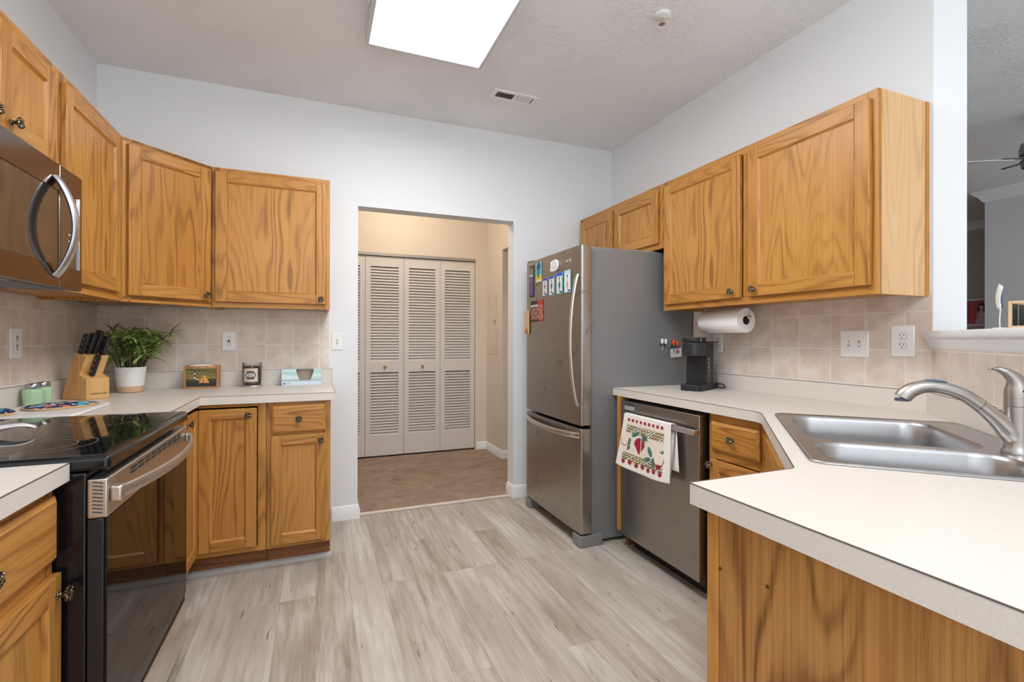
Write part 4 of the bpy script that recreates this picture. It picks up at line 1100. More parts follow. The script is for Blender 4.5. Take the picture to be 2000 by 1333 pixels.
# lighthouse box with a napkin stack
t = thing('napkin_box', 'small wooden box with a painted lighthouse and sailboat panel', 'box', (-0.615, 3.262, ZI))
wood_f = oak('napkin_box_wood', 'z', srgb(206, 152, 100), srgb(190, 132, 80), srgb(140, 88, 44), 1.5, 0.8)
w2 = 0.086; hB = 0.130
b = MB(); b.box(-w2, -w2 + 0.011, 0.0, 0.075, 0, hB); b.box(w2 - 0.011, w2, 0, 0.075, 0, hB)
b.box(-w2 + 0.011, w2 - 0.011, 0, 0.010, hB - 0.018, hB - 0.002); b.box(-w2 + 0.011, w2 - 0.011, 0, 0.010, 0.0, 0.009); b.box(-w2 + 0.011, w2 - 0.011, 0.065, 0.075, 0.0, hB); b.box(-w2 + 0.011, w2 - 0.011, 0.010, 0.065, 0.0, 0.009)
b.build('case', wood_f, t, smooth=0, bevel=0.001)
def lh(u, v):
    if v < 0.40 + 0.05 * math.sin(u * 7 + 1.5) and v > 0.30: c = (70, 66, 40)
    elif v <= 0.34: c = (44, 42, 40)
    else: k = (v - 0.4) / 0.6; c = (150 - 60 * k + 12 * math.sin(30 * v + 6 * u), 128 - 36 * k + 10 * math.sin(30 * v + 6 * u), 62 - 8 * k)
    cx = 0.28; hwid = 0.022 + 0.022 * (0.88 - v)
    if 0.38 < v < 0.86 and abs(u - cx) < hwid: c = (30, 26, 26) if int((v * 9 + (u - cx) * 9)) % 2 else (232, 222, 206)
    if 0.86 <= v < 0.93 and abs(u - cx) < 0.014: c = (30, 24, 24)
    if 0.38 < v < 0.47 and 0.33 < u < 0.42: c = (206, 176, 140)
    if 0.47 <= v < 0.53 and 0.32 < u < 0.43 and v - 0.47 < 0.1 - abs(u - 0.375): c = (130, 36, 30)
    if 0.20 < v < 0.60 and 0.565 - (0.60 - v) * 0.42 < u < 0.565: c = (222, 160, 84)
    if 0.20 < v < 0.72 and 0.585 < u < 0.585 + (0.72 - v) * 0.36: c = (226, 164, 88)
    if 0.16 < v < 0.20 and 0.42 < u < 0.75: c = (60, 34, 22)
    return c
picture('painted_panel', 96, 64, lambda u, v: (-w2 + 0.0115 + u * (2 * w2 - 0.023), 0.0035, 0.0095 + v * (hB - 0.028)), lh, print_m, t)
MB().box(-w2 + 0.012, w2 - 0.012, 0.004, 0.010, 0.0095, hB - 0.0185).build('panel_backing', wood_f, t, smooth=0)
nb = tag(picture('napkin_stack', 12, 4, lambda u, v: (-0.615 - 0.062 + 0.124 * u, 3.262 + 0.014 + 0.046 * v, ZI + 0.126 + 0.010 * math.sin(u * PI * 0.85 + 0.35)), lambda u, v: (240, 236, 228), print_m, None, 0.10), 'white paper napkins showing above the lighthouse box', 'napkins')

# candle
t = thing('jar_candle', 'brown jar candle with a printed label on a metal base on the left counter', 'candle', (-0.358, 3.295, ZI))
MB().lathe([(0.054, 0.0), (0.056, 0.003), (0.054, 0.007), (0.046, 0.0085), (0.0001, 0.0085)], 40).build('stand', simple('candle_stand_tin', srgb(206, 204, 202), 0.45, 0.7), t)
def clear(name, tint, k):
    n = NT(name)
    tr = n.add('ShaderNodeBsdfTransparent', Color=(*tint, 1)); gl = n.add('ShaderNodeBsdfGlossy', Roughness=0.04)
    lw = n.add('ShaderNodeLayerWeight', Blend=0.25); f = n.math('MULTIPLY_ADD', lw.outputs[0], 0.7, k, clamp=True)
    mx = n.add('ShaderNodeMixShader', Fac=f); n.l.new(tr.outputs[0], mx.inputs[1]); n.l.new(gl.outputs[0], mx.inputs[2]); n.l.new(mx.outputs[0], n.out.inputs[0])
    return n.m
glass = clear('clear_glass', (0.96, 0.97, 0.97), 0.03)
MB().lathe([(0.0001, 0.009), (0.046, 0.009), (0.0495, 0.013), (0.0515, 0.05), (0.0535, 0.142), (0.0522, 0.1425), (0.0500, 0.05), (0.0475, 0.0125), (0.0001, 0.0120)], 48).build('glass_jar', glass, t)
MB().lathe([(0.0001, 0.0125), (0.0465, 0.0128), (0.0490, 0.05), (0.0508, 0.122), (0.0001, 0.124)], 48).build('wax', simple('brown_wax', srgb(74, 40, 30), 0.4), t)
def cl(u, v):
    c = (214, 196, 182)
    if (math.sin(u * 40 + v * 13) * math.sin(v * 31 - u * 17)) > 0.80: c = (150, 120, 106)
    x, y = abs(u - 0.5) / 0.36, abs(v - 0.5) / 0.31
    if y < 1 and x < 1 and x + 0.5 * y < 1.05: c = (64, 62, 62)
    if abs(v - 0.5) < 0.10 and abs(u - 0.5) < 0.27: c = (224, 224, 218)
    if abs(v - 0.5) < 0.055 and abs(u - 0.5) < 0.23 and math.sin(u * 60) > -0.2: c = (96, 94, 92)
    if 0.64 < v < 0.70 and abs(u - 0.5) < 0.16 and math.sin(u * 90) > 0: c = (200, 196, 190)
    if 0.31 < v < 0.35 and abs(u - 0.5) < 0.14 and math.sin(u * 90) > 0: c = (190, 186, 180)
    return c
def lp(u, v):
    a = R(-90) + (u - 0.5) * 1.50 - 0.06; r = 0.0542
    return (r * math.cos(a), r * math.sin(a), 0.030 + 0.080 * v)
picture('label', 48, 48, lp, cl, print_m, t)
MB().tube([(0, 0, 0.122), (0.001, 0, 0.132)], 0.0012, 6).build('wick', soft_black, t)

# tissue box
t = thing('tissue_box', 'open pale blue and white tissue box at the right end of the left counter', 'box', (-0.083, 3.272, ZI))
hw_, hT, dT = 0.113, 0.098, 0.098
def tb(u, v):
    import math as m
    k = 0.5 + 0.5 * m.sin(v * 14 + 0.8 * m.sin(u * 5)); k2 = 0.5 + 0.5 * m.sin(v * 5.5 + u * 1.4)
    c = [196 + 36 * k - 20 * (1 - k2), 212 + 20 * k, 214 + 18 * k]
    if 0.22 < v < 0.34: c = [140 + 60 * abs(v - 0.28) / 0.06, 188, 190]
    if v < 0.24: c = [214, 226, 236]
    if 0.06 < v < 0.16 and 0.03 < u < 0.10: c = [70, 120, 160]
    if 0.06 < v < 0.18 and 0.13 < u < 0.20 and m.sin(v * 200) > 0: c = [120, 130, 140]
    return c
mouth = [(0.0, 0)]
def mouth_half(z):   # half-width of the cut-out at height z
    zr = (z - 0.032) / (hT - 0.032)
    return 0.0 if zr < 0 else 0.028 + 0.024 * (zr ** 0.6)
def front():
    N = 90; M_ = 44; vs = []; fs = []; cols = []; idx = {}
    me = bpy.data.meshes.new('front_panel')
    mx = 0.018
    for j in range(M_ + 1):
        for i in range(N + 1): vs.append((-hw_ + 2 * hw_ * i / N, 0.0, hT * j / M_))
    for j in range(M_):
        for i in range(N):
            x = -hw_ + 2 * hw_ * (i + 0.5) / N; z = hT * (j + 0.5) / M_
            if z > 0.032 and abs(x - mx) < mouth_half(z): continue
            a = j * (N + 1) + i; fs.append((a, a + 1, a + N + 2, a + N + 1)); cols.append(tb((i + 0.5) / N, (j + 0.5) / M_))
    me.from_pydata(vs, [], fs); at = me.color_attributes.new('Col', 'FLOAT_COLOR', 'CORNER')
    for p, c in zip(me.polygons, cols):
        for li in p.loop_indices: at.data[li].color = (*srgb(*c), 1)
    me.materials.append(print_m); o = bpy.data.objects.new('front_panel', me); COL.objects.link(o); o.parent = t
    q = o.modifiers.new('solid', 'SOLIDIFY'); q.thickness = 0.001; q.offset = 1
front()
card = simple('box_cardboard_inside', srgb(190, 172, 152), 0.8)
card_o = simple('box_card_blue', srgb(206, 222, 228), 0.6)
b = MB(); b.box(-hw_, -hw_ + 0.001, 0.002, dT, 0, hT, 0); b.box(hw_ - 0.001, hw_, 0.002, dT, 0, hT, 0); b.box(-hw_ + 0.001, hw_ - 0.001, 0.002, dT, 0, 0.001, 1); b.box(-hw_ + 0.001, hw_ - 0.001, dT - 0.001, dT, 0.001, hT, 1)
b.plate([(-hw_ + 0.001, 0.002), (hw_ - 0.001, 0.002), (hw_ - 0.001, dT - 0.001), (-hw_ + 0.001, dT - 0.001)], hT - 0.001, hT, holes=[circ(0.055, 0.018, 0.045, 24, 0.035)], m=0)
b.build('carton', [card_o, card], t, smooth=0)

# cutting board and oven mitts
bd = fillet([(-1.105, 2.222), (-0.815, 2.222), (-0.822, 2.598), (-1.105, 2.598)], [0.01, 0.012, 0.02, 0.02])
tag(MB().plate(bd, ZI, ZI + 0.0121).build('cutting_board', simple('white_board', srgb(236, 232, 228), 0.4), None, bevel=0.003), 'white cutting board lying flat behind the range under the oven mitts', 'cutting board')
def mitt(name, loc, rz, seed, sx, sy, lab):
    t = thing(name, lab, 'pot holder', loc, rz, 'pot holders on the cutting board')
    n1, n2 = 56, 18
    def outl(a):
        c, s = math.cos(a), math.sin(a); k = (abs(c) ** 2.4 + abs(s) ** 2.4) ** (-1 / 2.4)
        return sx * k * c * (1 + 0.10 * math.cos(a)), sy * k * s * (1 - 0.12 * c)
    cs = Vector((seed * 3.1, seed * 7.7, seed))
    def col(u, v):
        x, y = outl(2 * PI * u); p = Vector((x * (1 - v), y * (1 - v), 0)) * 30 + cs
        a = mnoise.noise(p); b_ = mnoise.noise(p * 1.7 + Vector((9, 4, 2))); c_ = mnoise.noise(p * 0.9 + Vector((-5, 14, 8)))
        c = (32, 36, 84)
        if a > 0.16: c = (36, 108, 150)
        if a > 0.30: c = (70, 172, 196)
        if b_ > 0.36: c = (226, 226, 230)
        if c_ > 0.38: c = (204, 120, 92)
        if c_ < -0.46: c = (214, 170, 110)
        return c
    def pos(u, v):
        x, y = outl(2 * PI * u); q = 1 - v
        z = 0.007 + 0.012 * (1 - q ** 3) + 0.0022 * mnoise.noise(Vector((x * q * 28, y * q * 28, seed)))
        return (x * q, y * q, z)
    o = picture('quilted_top', n1, n2, pos, col, cloth_m, t)
    rings = [[(outl(2 * PI * i / n1)[0] * k, outl(2 * PI * i / n1)[1] * k, z) for i in range(n1)] for k, z in ((0.90, 0.0), (0.985, 0.0), (1.012, 0.003), (1.012, 0.006), (0.99, 0.0078))]
    MB().loft(rings, True, False).build('tan_binding', simple('tan_binding_cloth', srgb(204, 172, 122), 0.9), t)
mitt('pot_holder', (-0.948, 2.460, ZI + 0.0130), R(38), 1.3, 0.116, 0.082, 'navy patterned pot holder with tan edge, front right on the cutting board')
mitt('pot_holder', (-1.058, 2.300, ZI + 0.0130), R(108), 4.6, 0.070, 0.045, 'navy patterned pot holder with tan edge, left one cut by the frame')

# spoon rest on the cooktop
t = thing('spoon_rest', 'white ceramic spoon rest with an upturned lip on the glass cooktop', 'spoon rest', (-0.875, 1.800, 0.9248))
ring_s = []
L_ = [(-0.10, 0.028, 0.024), (-0.07, 0.050, 0.012), (-0.03, 0.056, 0.004), (0.01, 0.052, 0.003), (0.04, 0.040, 0.012), (0.065, 0.030, 0.0225), (0.09, 0.022, 0.0255), (0.112, 0.012, 0.020), (0.120, 0.003, 0.014)]
rows = []
for x, hw2, z in L_:
    rows.append([(x, hw2 * q, z + 0.012 * (abs(q) ** 2.5) * (1 if x < 0.05 else 0.25)) for q in (-1, -0.8, -0.5, -0.2, 0, 0.2, 0.5, 0.8, 1)])
b = MB(); vs = [p for r in rows for p in r]; n9 = 9
b.add(vs, [(i * n9 + j, i * n9 + j + 1, (i + 1) * n9 + j + 1, (i + 1) * n9 + j) for i in range(len(rows) - 1) for j in range(n9 - 1)])
o = b.build('dish', NT('white_glaze').P(Base_Color=srgb(240, 240, 242), Roughness=0.15).m, t, smooth=80)
q = o.modifiers.new('solid', 'SOLIDIFY'); q.thickness = 0.0045; q.offset = 0
q = o.modifiers.new('sub', 'SUBSURF'); q.levels = q.render_levels = 2
MB().lathe([(0.026, 0.0), (0.028, 0.0006), (0.026, 0.0030), (0.0001, 0.0030)], 28, (-0.012, 0, 0)).build('foot', white_plastic, t)
t.rotation_euler = (0, 0, R(14))

# ================================================================== RIGHT COUNTER ITEMS
# coffee maker: local x runs from its front (0) to its back, y from the side facing the viewer (0) inwards
KA = math.atan2(0.433, 0.9)
t = thing('coffee_maker', 'black single-serve coffee maker with a clear water tank beside the refrigerator', 'coffee maker', (1.950, 2.080, ZI), KA)
matte = simple('coffee_black', (0.016, 0.016, 0.018), 0.45); sat = simple('coffee_satin', (0.028, 0.028, 0.032), 0.28)
D, Wd, Hh = 0.292, 0.118, 0.300
bo = MB().plate(fillet([(0.100, 0.0), (0.205, 0.0), (0.205, Wd), (0.100, Wd)], [0, 0.004, 0.004, 0]), 0.034, 0.268).build('column', matte, t, bevel=0.003)
MB().plate(fillet([(0.0, 0.0), (D, 0.0), (D, Wd), (0.0, Wd)], [0.03, 0.012, 0.012, 0.03]), 0.0, 0.034).build('base', matte, t, bevel=0.004)
hd = MB().plate(fillet([(-0.004, 0.002), (0.120, 0.002), (0.120, Wd - 0.002), (-0.004, Wd - 0.002)], [0.046, 0.0, 0.0, 0.046], 12), 0.195, 0.272).build('brew_head', sat, t, bevel=0.004)
MB().plate(fillet([(-0.010, 0.006), (0.112, 0.006), (0.112, Wd - 0.006), (-0.010, Wd - 0.006)], [0.046, 0.004, 0.004, 0.046], 12), 0.2745, 0.298).build('lid_handle', matte, hd, bevel=0.006)
MB().box(0.020, 0.036, 0.0035, 0.0055, 0.276, 0.296).build('lid_trim', steel_br, hd, smooth=0)
MB().plate(fillet([(0.012, 0.016), (0.095, 0.016), (0.095, Wd - 0.016), (0.012, Wd - 0.016)], [0.03, 0, 0, 0.03]), 0.0345, 0.038).build('drip_tray', soft_black, t, bevel=0.001)
MB().box(0.1005, D - 0.002, 0.001, Wd - 0.001, 0.269, 0.276).build('top_cover', matte, t, bevel=0.002)
cp = MB().box(0.104, 0.152, -0.0012, 0.0005, 0.045, 0.262).build('control_strip', simple('control_gloss', (0.01, 0.01, 0.011), 0.12), t, smooth=0)
bt = simple('button_grey', srgb(150, 156, 160), 0.4)
for z, r in ((0.176, 0.0078), (0.153, 0.0078), (0.130, 0.0078), (0.108, 0.0062)):
    MB().lathe([(r, -0.0012), (r, -0.0022), (r * 0.8, -0.0026), (0.0001, -0.0026)], 20, (0.128, 0, z), axis='y').build('button', bt, cp)
MB().box(0.117, 0.139, -0.0016, -0.0012, 0.0885, 0.0905).box(0.120, 0.136, -0.0016, -0.0012, 0.0795, 0.0815).build('legend', bt, cp, smooth=0)
tk = clear('tank_plastic', (0.93, 0.95, 0.97), 0.10)
MB().plate(fillet([(0.2065, 0.004), (D - 0.002, 0.004), (D - 0.002, Wd - 0.004), (0.2065, Wd - 0.004)], [0.004, 0.016, 0.016, 0.004]), 0.0345, 0.2685).build('water_tank', tk, t, bevel=0.002)
wt = clear('water', (0.72, 0.78, 0.84), 0.06)
MB().box(0.2105, D - 0.008, 0.010, Wd - 0.010, 0.040, 0.140).build('water', wt, t, smooth=0)
cd = [(D - 0.006, 0.020, 0.020), (D - 0.008, -0.012, 0.026), (D - 0.014, -0.034, 0.020), (D - 0.030, -0.046, 0.0075), (D - 0.045, -0.030, 0.0055), (D - 0.034, -0.010, 0.0055)]
MB().tube(catm(cd, 6), 0.0030, 8).build('cord', soft_black, t)

# paper towel roll on an under-cabinet rod
PTX, PTZ, PY0, PY1 = 2.098, 1.302, 1.905, 2.185
t = thing('paper_towel_holder', 'wire paper towel holder under the right wall cabinet', 'towel holder', (PTX, 2.045, 0))
zc_ = UB + 0.0118
b = MB()
b.tube([(0, -0.155, PTZ + 0.0165), (0, 0.155, PTZ + 0.0165)], 0.0040, 10)
b.tube([(0, 0.155, PTZ + 0.0165), (0, 0.158, PTZ + 0.03), (0, 0.158, zc_)], 0.0028, 8)
b.tube([(0, -0.155, PTZ + 0.0165), (0, -0.158, PTZ + 0.035), (0.02, -0.158, PTZ + 0.062), (0.035, -0.158, zc_)], 0.0022, 8)
b.build('rod', steel_br, t)
MB().lathe([(0.0001, -0.168), (0.008, -0.167), (0.0112, -0.162), (0.0112, -0.158), (0.008, -0.153), (0.0001, -0.152)], 20, (0, 0, PTZ + 0.0165), axis='y').build('end_knob', steel_br, t)
def towel_mat():
    n = NT('paper_towel'); co = n.obj()
    w1 = n.add('ShaderNodeTexVoronoi', Vector=co, Scale=95.0)
    n.P(Base_Color=srgb(243, 241, 238), Roughness=0.9); n.bump(w1.outputs[0], 0.25, 0.002); return n.m
ptm = towel_mat()
t = thing('paper_towel_roll', 'white paper towel roll hanging under the right wall cabinet', 'paper towels', (PTX, 2.045, PTZ))
MB().lathe([(0.0235, -0.140), (0.0640, -0.140), (0.0655, -0.138), (0.0655, 0.138), (0.0640, 0.140), (0.0235, 0.140), (0.0235, -0.140)], 56, axis='y', caps=False).build('paper', ptm, t, smooth=50)
MB().lathe([(0.0234, -0.1398), (0.0234, 0.1398), (0.0222, 0.1398), (0.0222, -0.1398), (0.0234, -0.1398)], 32, axis='y', caps=False).build('cardboard_core', simple('core_brown', srgb(96, 80, 66), 0.8), t)
t.rotation_euler = (0, 0, 0)

# dish towel over the dishwasher handle  (handle front x=1.588, back x=1.600, top z=0.789)
def towel():
    t = thing('dish_towel', 'white dish towel printed with red apples and pears hanging on the dishwasher handle', 'towel', (1.594, 2.070, 0.789))
    Y1, Y0 = 0.185, -0.195          # far edge, near edge along the handle
    drop = 0.285; back = 0.225
    prof = []
    n = 64
    def apple(u, v, cx, cy, r): return ((u - cx) / r) ** 2 + ((v - cy) / (r * 1.25)) ** 2
    def col(u, v):
        c = [240, 236, 229]
        if v > 1: return [236, 231, 222]
        v = 1 - v  # 1 at the fold, 0 at the hem
        if 0.09 < u < 0.885 and 0.10 < v < 0.92: c = [235, 224, 208]
        for v0 in (0.735, 0.225):
            if 0.10 < u < 0.88 and abs(v - v0) < 0.070:
                k = (int(u * 34) + int(v * 40)) % 2; h = math.sin(int(u * 34) * 12.9 + int(v * 40) * 78.2)
                if k: c = [66, 98, 68] if h > -0.3 else [136, 142, 92]
                elif h > 0.55: c = [196, 140, 104]
        for k in range(9):
            cx = 0.13 + 0.088 * k
            if apple(u, v, cx, 0.90, 0.026) < 1: c = [164, 36, 72]
            if k < 7:
                cx = 0.14 + 0.117 * k
                if apple(u, v, cx, 0.115 + 0.012 * (k % 2), 0.034) < 1: c = [158, 32, 66]
                if apple(u, v, cx + 0.03, 0.165, 0.014) < 1: c = [70, 110, 84]
        # large pear in the middle
        x, y = u - 0.40, v - 0.49
        rr = 0.105 if y > 0.0 else 0.105 * max(0, 1 + y / 0.17)
        if -0.17 < y < 0.13 and abs(x) < rr * math.sqrt(max(0, 1 - max(0, y / 0.13) ** 2)): c = [156, 34, 54] if abs(x - 0.025) > 0.008 else [226, 190, 176]
        for (lx, ly, a, L) in ((0.30, 0.66, 0.6, 0.085), (0.49, 0.66, 2.4, 0.085), (0.20, 0.50, 1.5, 0.075), (0.62, 0.44, 2.0, 0.09), (0.70, 0.27, 1.8, 0.08), (0.58, 0.30, 0.3, 0.075), (0.84, 0.47, 0.7, 0.065), (0.47, 0.60, 2.1, 0.06), (0.20, 0.39, 1.4, 0.06)):
            dx, dy = u - lx, v - ly; p = dx * math.cos(a) + dy * math.sin(a); q = -dx * math.sin(a) + dy * math.cos(a)
            if (p / L) ** 2 + (q / (L * 0.42)) ** 2 < 1: c = [44, 96, 84] if abs(q) > 0.006 else [120, 160, 140]
        for cx, cy, r in ((0.10, 0.50, 0.085), (0.80, 0.36, 0.10)):
            k = apple(u, v, cx, cy, r)
            if k < 1: c = [240, 228, 208]
            if 0.78 < k < 1 and v < cy + 0.02: c = [136, 34, 44]
        if 0.76 < u < 0.86 and 0.19 < v < 0.27 and apple(u, v, 0.80, 0.25, 0.055) < 1: c = [150, 36, 46]
        return [max(0, min(255, q)) for q in c]
    def pos(u, v):
        # v in 0..1 front drop, 1..1.1 fold, 1.1..2 back drop
        y = Y1 + (Y0 - Y1) * u
        if v <= 1:      # v=0 fold ... v=1 hem
            s = v; flare = 0.030 * s * (1 - u) ** 1.5
            x = -0.0105 - 0.010 * s - 0.006 * math.sin(u * 9 + 0.6) * s - 0.012 * s * s * (1 - u)
            return (x, y + flare * 1.6, 0.0035 - drop * s - 0.012 * math.sin(u * 3.1) * s)
        s = v - 1
        x = 0.0105 - 0.003 * s
        return (x, y - 0.022 * s - 0.012, 0.0035 - back * s)
    NU, NV = 110, 100
    picture('printed_front', NU, NV, lambda u, v: pos(u, v), col, cloth_m, t, 0.0022)
    picture('fold', NU, 6, lambda u, v: (-0.0105 * math.cos(PI * v) , Y1 + (Y0 - Y1) * u - 0.012 * v, 0.0035 + 0.0022 * math.sin(PI * v)), lambda u, v: [240, 236, 229], cloth_m, t, 0.0020)
    picture('back_flap', 30, 30, lambda u, v: pos(u, 1 + v), lambda u, v: [236, 231, 222], cloth_m, t, 0.0015)
    picture('care_tag', 4, 4, lambda u, v: (0.0065 + 0.001 * v, 0.075 - 0.035 * u, -0.215 - 0.085 * v), lambda u, v: [238, 236, 232], cloth_m, t, 0.0008)
towel()

# ================================================================== ON THE REFRIGERATOR
# door front plane: world x about 1.402; pictures face -x. y,z in world units.
def door_x(y):
    xl = 3.213 - y
    pts = [(0.004, -0.828), (0.10, -0.832), (0.38, -0.834), (0.66, -0.832), (0.784, -0.828)]
    for (a, ya), (b_, yb) in zip(pts, pts[1:]):
        if a <= xl <= b_: return FRX + ya + (yb - ya) * (xl - a) / (b_ - a)
    return FRX - 0.828
def magnet(name, label, cat, ya, yb, za, zb, col, nx=24, ny=40, group=None, th=0.0018):
    ym, zm = (ya + yb) / 2, (za + zb) / 2
    x0 = min(door_x(ya), door_x(yb)) - 0.0004 - th
    o = picture(name, nx, ny, lambda u, v: (0.0, (ya - ym) + (yb - ya) * u, (za - zm) + (zb - za) * v), col, print_m, None, th)
    o.modifiers[0].offset = 1
    o.location = (x0, ym, zm); tag(o, label, cat, group)
    return o
def bookmark(u, v):
    if u < 0.07 or u > 0.93: return (60, 56, 60)
    if v > 0.94 or v < 0.05: return (40, 36, 38)
    if v > 0.70:
        return (196, 190, 186) if math.sin(v * 150) * math.sin(u * 30 + v * 80) > 0.25 else (44, 40, 46)
    if 0.66 < v < 0.72: return (220, 220, 224)
    return (160, 150, 190) if math.sin(v * 260) > 0.55 and math.sin(u * 40 + v * 300) > -0.3 else (64, 52, 112)
magnet('magnet_strip', 'tall narrow purple and black printed magnet at the top left of the fridge door', 'magnet', 3.140, 3.070, 1.495, 1.716, bookmark, 16, 70)
def abstract(u, v):
    c = (112, 190, 204)
    if v < 0.10: c = (222, 222, 206)
    elif v < 0.32: c = (206, 200, 60)
    if abs(u - 0.5) < 0.34 - abs(v - 0.75) * 0.9 and v > 0.6: c = (44, 62, 108)
    if (u - 0.45) ** 2 / 0.08 + (v - 0.5) ** 2 / 0.02 < 1: c = (42, 130, 138)
    if abs(u - 0.45) < 0.15 and 0.22 < v < 0.42: c = (110, 90, 104)
    return c
magnet('magnet', 'small turquoise and yellow picture magnet beside the purple strip', 'magnet', 3.030, 2.938, 1.588, 1.722, abstract)
def card_fn(bgc, topc, fig, seed):
    def f(u, v):
        if u < 0.10 or u > 0.90 or v < 0.05: return bgc
        if v > 0.84: return topc
        x = u - 0.5
        c = (226, 228, 230)
        if seed != 3 and (u < 0.2 or u > 0.8): c = tuple((a + 226) // 2 for a in bgc)
        w = 0.10 + 0.05 * math.sin(v * 14 + seed)
        if 0.10 < v < 0.62 and abs(x) < w: c = fig
        if 0.62 < v < 0.76 and abs(x) < 0.075: c = (206, 164, 146)
        if 0.70 < v < 0.79 and abs(x) < 0.10: c = (70, 48, 44)
        if v < 0.12 and u > 0.6: c = (40, 44, 52)
        return c
    return f
cg = 'picture cards on the fridge door'
magnet('picture_card', 'leftmost of four slim picture cards, violet with a red figure, on the fridge door', 'card', 2.922, 2.850, 1.485, 1.604, card_fn((150, 176, 196), (88, 60, 160), (150, 60, 74), 0), group=cg)
magnet('picture_card', 'second slim picture card from the left, pale blue with a dark grey figure', 'card', 2.826, 2.748, 1.482, 1.606, card_fn((176, 196, 206), (60, 90, 176), (70, 76, 92), 1), group=cg)
magnet('picture_card', 'third slim picture card, bright blue and green border with a violet figure', 'card', 2.724, 2.638, 1.482, 1.612, card_fn((120, 200, 190), (24, 80, 214), (84, 74, 130), 2), group=cg)
magnet('picture_card', 'rightmost and palest of the slim picture cards, next to the fridge handle', 'card', 2.620, 2.540, 1.482, 1.616, card_fn((158, 208, 222), (166, 216, 226), (196, 150, 140), 3), group=cg)
def menu(u, v):
    if v > 0.80: return (180, 48, 40) if u > 0.55 else (38, 32, 36)
    if v < 0.10: return (46, 38, 40) if u < 0.7 else (180, 60, 40)
    if 0.72 < v < 0.80 and u < 0.6: return (210, 214, 218)
    k = math.sin(u * 17 + 0.5) * math.sin(v * 19 + 0.4)
    h = math.sin(u * 47) * math.sin(v * 53)
    if k > 0.15: return (204, 150, 120) if h > 0 else (168, 62, 44)
    if h > 0.6: return (226, 220, 214)
    return (92, 30, 30) if u < 0.75 else (160, 52, 36)
magnet('menu_flyer', 'red and black food flyer stuck on the left of the fridge door', 'flyer', 3.110, 2.916, 1.322, 1.466, menu, 40, 44)
def woodm(u, v):
    if v < 0.22 and abs(u - 0.5) < 0.45 - v: return (214, 130, 46) if math.sin(v * 60 + u * 20) > -0.3 else (150, 84, 30)
    return (214, 176, 128)
magnet('magnet', 'plain tan wooden strip magnet with an orange motif at the left door edge', 'magnet', 3.205, 3.136, 1.240, 1.404, woodm, 16, 40, None, 0.006)
# bottle-opener style round white magnet
t = thing('magnet', 'white round smiley magnet with a fabric tab above the picture cards', 'magnet', (door_x(2.74) - 0.0004, 2.740, 1.666), R(-90))
wm = simple('magnet_white', srgb(232, 232, 232), 0.5); bm_ = simple('magnet_black', (0.02, 0.02, 0.022), 0.5)
b = MB(); rim_ = []
for k in range(44):
    a = 2 * PI * k / 44; r = 0.036 + 0.0014 * math.cos(a * 21); rim_.append((r * math.cos(a) + 0.012, r * math.sin(a) * 1.0))
b.plate(rim_, -0.012, -0.0010, fr=XZ); b.build('cap', wm, t, smooth=0, bevel=0.001)
b = MB(); o_ = circ(0.024, 0.004, 0, 40); i_ = circ(0.0222, 0.004, 0, 40); b.plate(o_, -0.0146, -0.0142, holes=[i_], fr=XZ)
b.plate(circ(0.0022, -0.004, 0.008, 10), -0.0146, -0.0142, fr=XZ); b.plate(circ(0.0022, 0.012, 0.008, 10), -0.0146, -0.0142, fr=XZ)
arc = [(0.004 + 0.013 * math.cos(a), 0.013 * math.sin(a)) for a in [R(200 + 14 * k) for k in range(11)]]
b.plate(arc + [(x * 0.88 + 0.0005, y * 0.88) for x, y in reversed(arc)], -0.0146, -0.0142, fr=XZ)
b.build('face_print', bm_, t, smooth=0)
MB().plate([(-0.052, -0.030), (-0.052 + 0.062, -0.038), (0.020, -0.020), (0.020, 0.026), (0.010, 0.036), (-0.046, 0.028), (-0.042, 0.0)], -0.0141, -0.0122, fr=XZ).build('fabric_tab', wm, t, smooth=0)

# clips on the grey side (faces -y at y=2.451)
def clip(x, z, m, lab, grp):
    t = thing('magnetic_clip', lab, 'clip', (x, 2.4508, z), 0, grp)
    b = MB(); b.lathe([(0.0095, -0.0004), (0.0095, -0.006), (0.0001, -0.0065)], 20, axis='y'); b.build('magnet_base', soft_black, t)
    MB().tube([(-0.004, -0.008, 0.022), (-0.006, -0.014, 0.0), (-0.0035, -0.012, -0.030), (0, -0.008, -0.044), (0.0035, -0.012, -0.030), (0.006, -0.014, 0.0), (0.004, -0.008, 0.022)], 0.0022, 8).build('wire', steel_br, t)
    MB().tube([(0, -0.010, 0.008), (0, -0.013, 0.016), (0, -0.014, 0.030), (0, -0.013, 0.037)], [(0.0075, 0.006), (0.0095, 0.0075), (0.0095, 0.0075), (0.006, 0.004)], 14, up=(0, -1, 0)).build('grip', m, t)
wgrip = simple('clip_white', srgb(238, 238, 240), 0.4); ogrip = simple('clip_orange', srgb(240, 82, 24), 0.4)
clip(1.989, 1.168, wgrip, 'left one of two white-tipped magnetic clips on the grey fridge side', 'white clips')
clip(2.016, 1.166, wgrip, 'right one of two white-tipped magnetic clips on the grey fridge side', 'white clips')
clip(2.078, 1.160, ogrip, 'upper left orange magnetic clip on the fridge side', 'orange clips')
clip(2.103, 1.153, ogrip, 'right orange magnetic clip pinching a white card on the fridge side', 'orange clips')
def note(u, v):
    if v > 0.86 and u < 0.95: return (52, 48, 46)
    if math.sin(v * 60) > 0.6 and u < 0.5: return (170, 168, 166)
    if (u - 0.62) ** 2 + (v - 0.5) ** 2 < 0.03: return (196, 106, 60)
    return (236, 234, 230)
o = picture('note_card', 40, 30, lambda u, v: (-0.044 + 0.088 * u, 0.0, -0.036 + 0.066 * v), note, print_m, None, 0.0008)
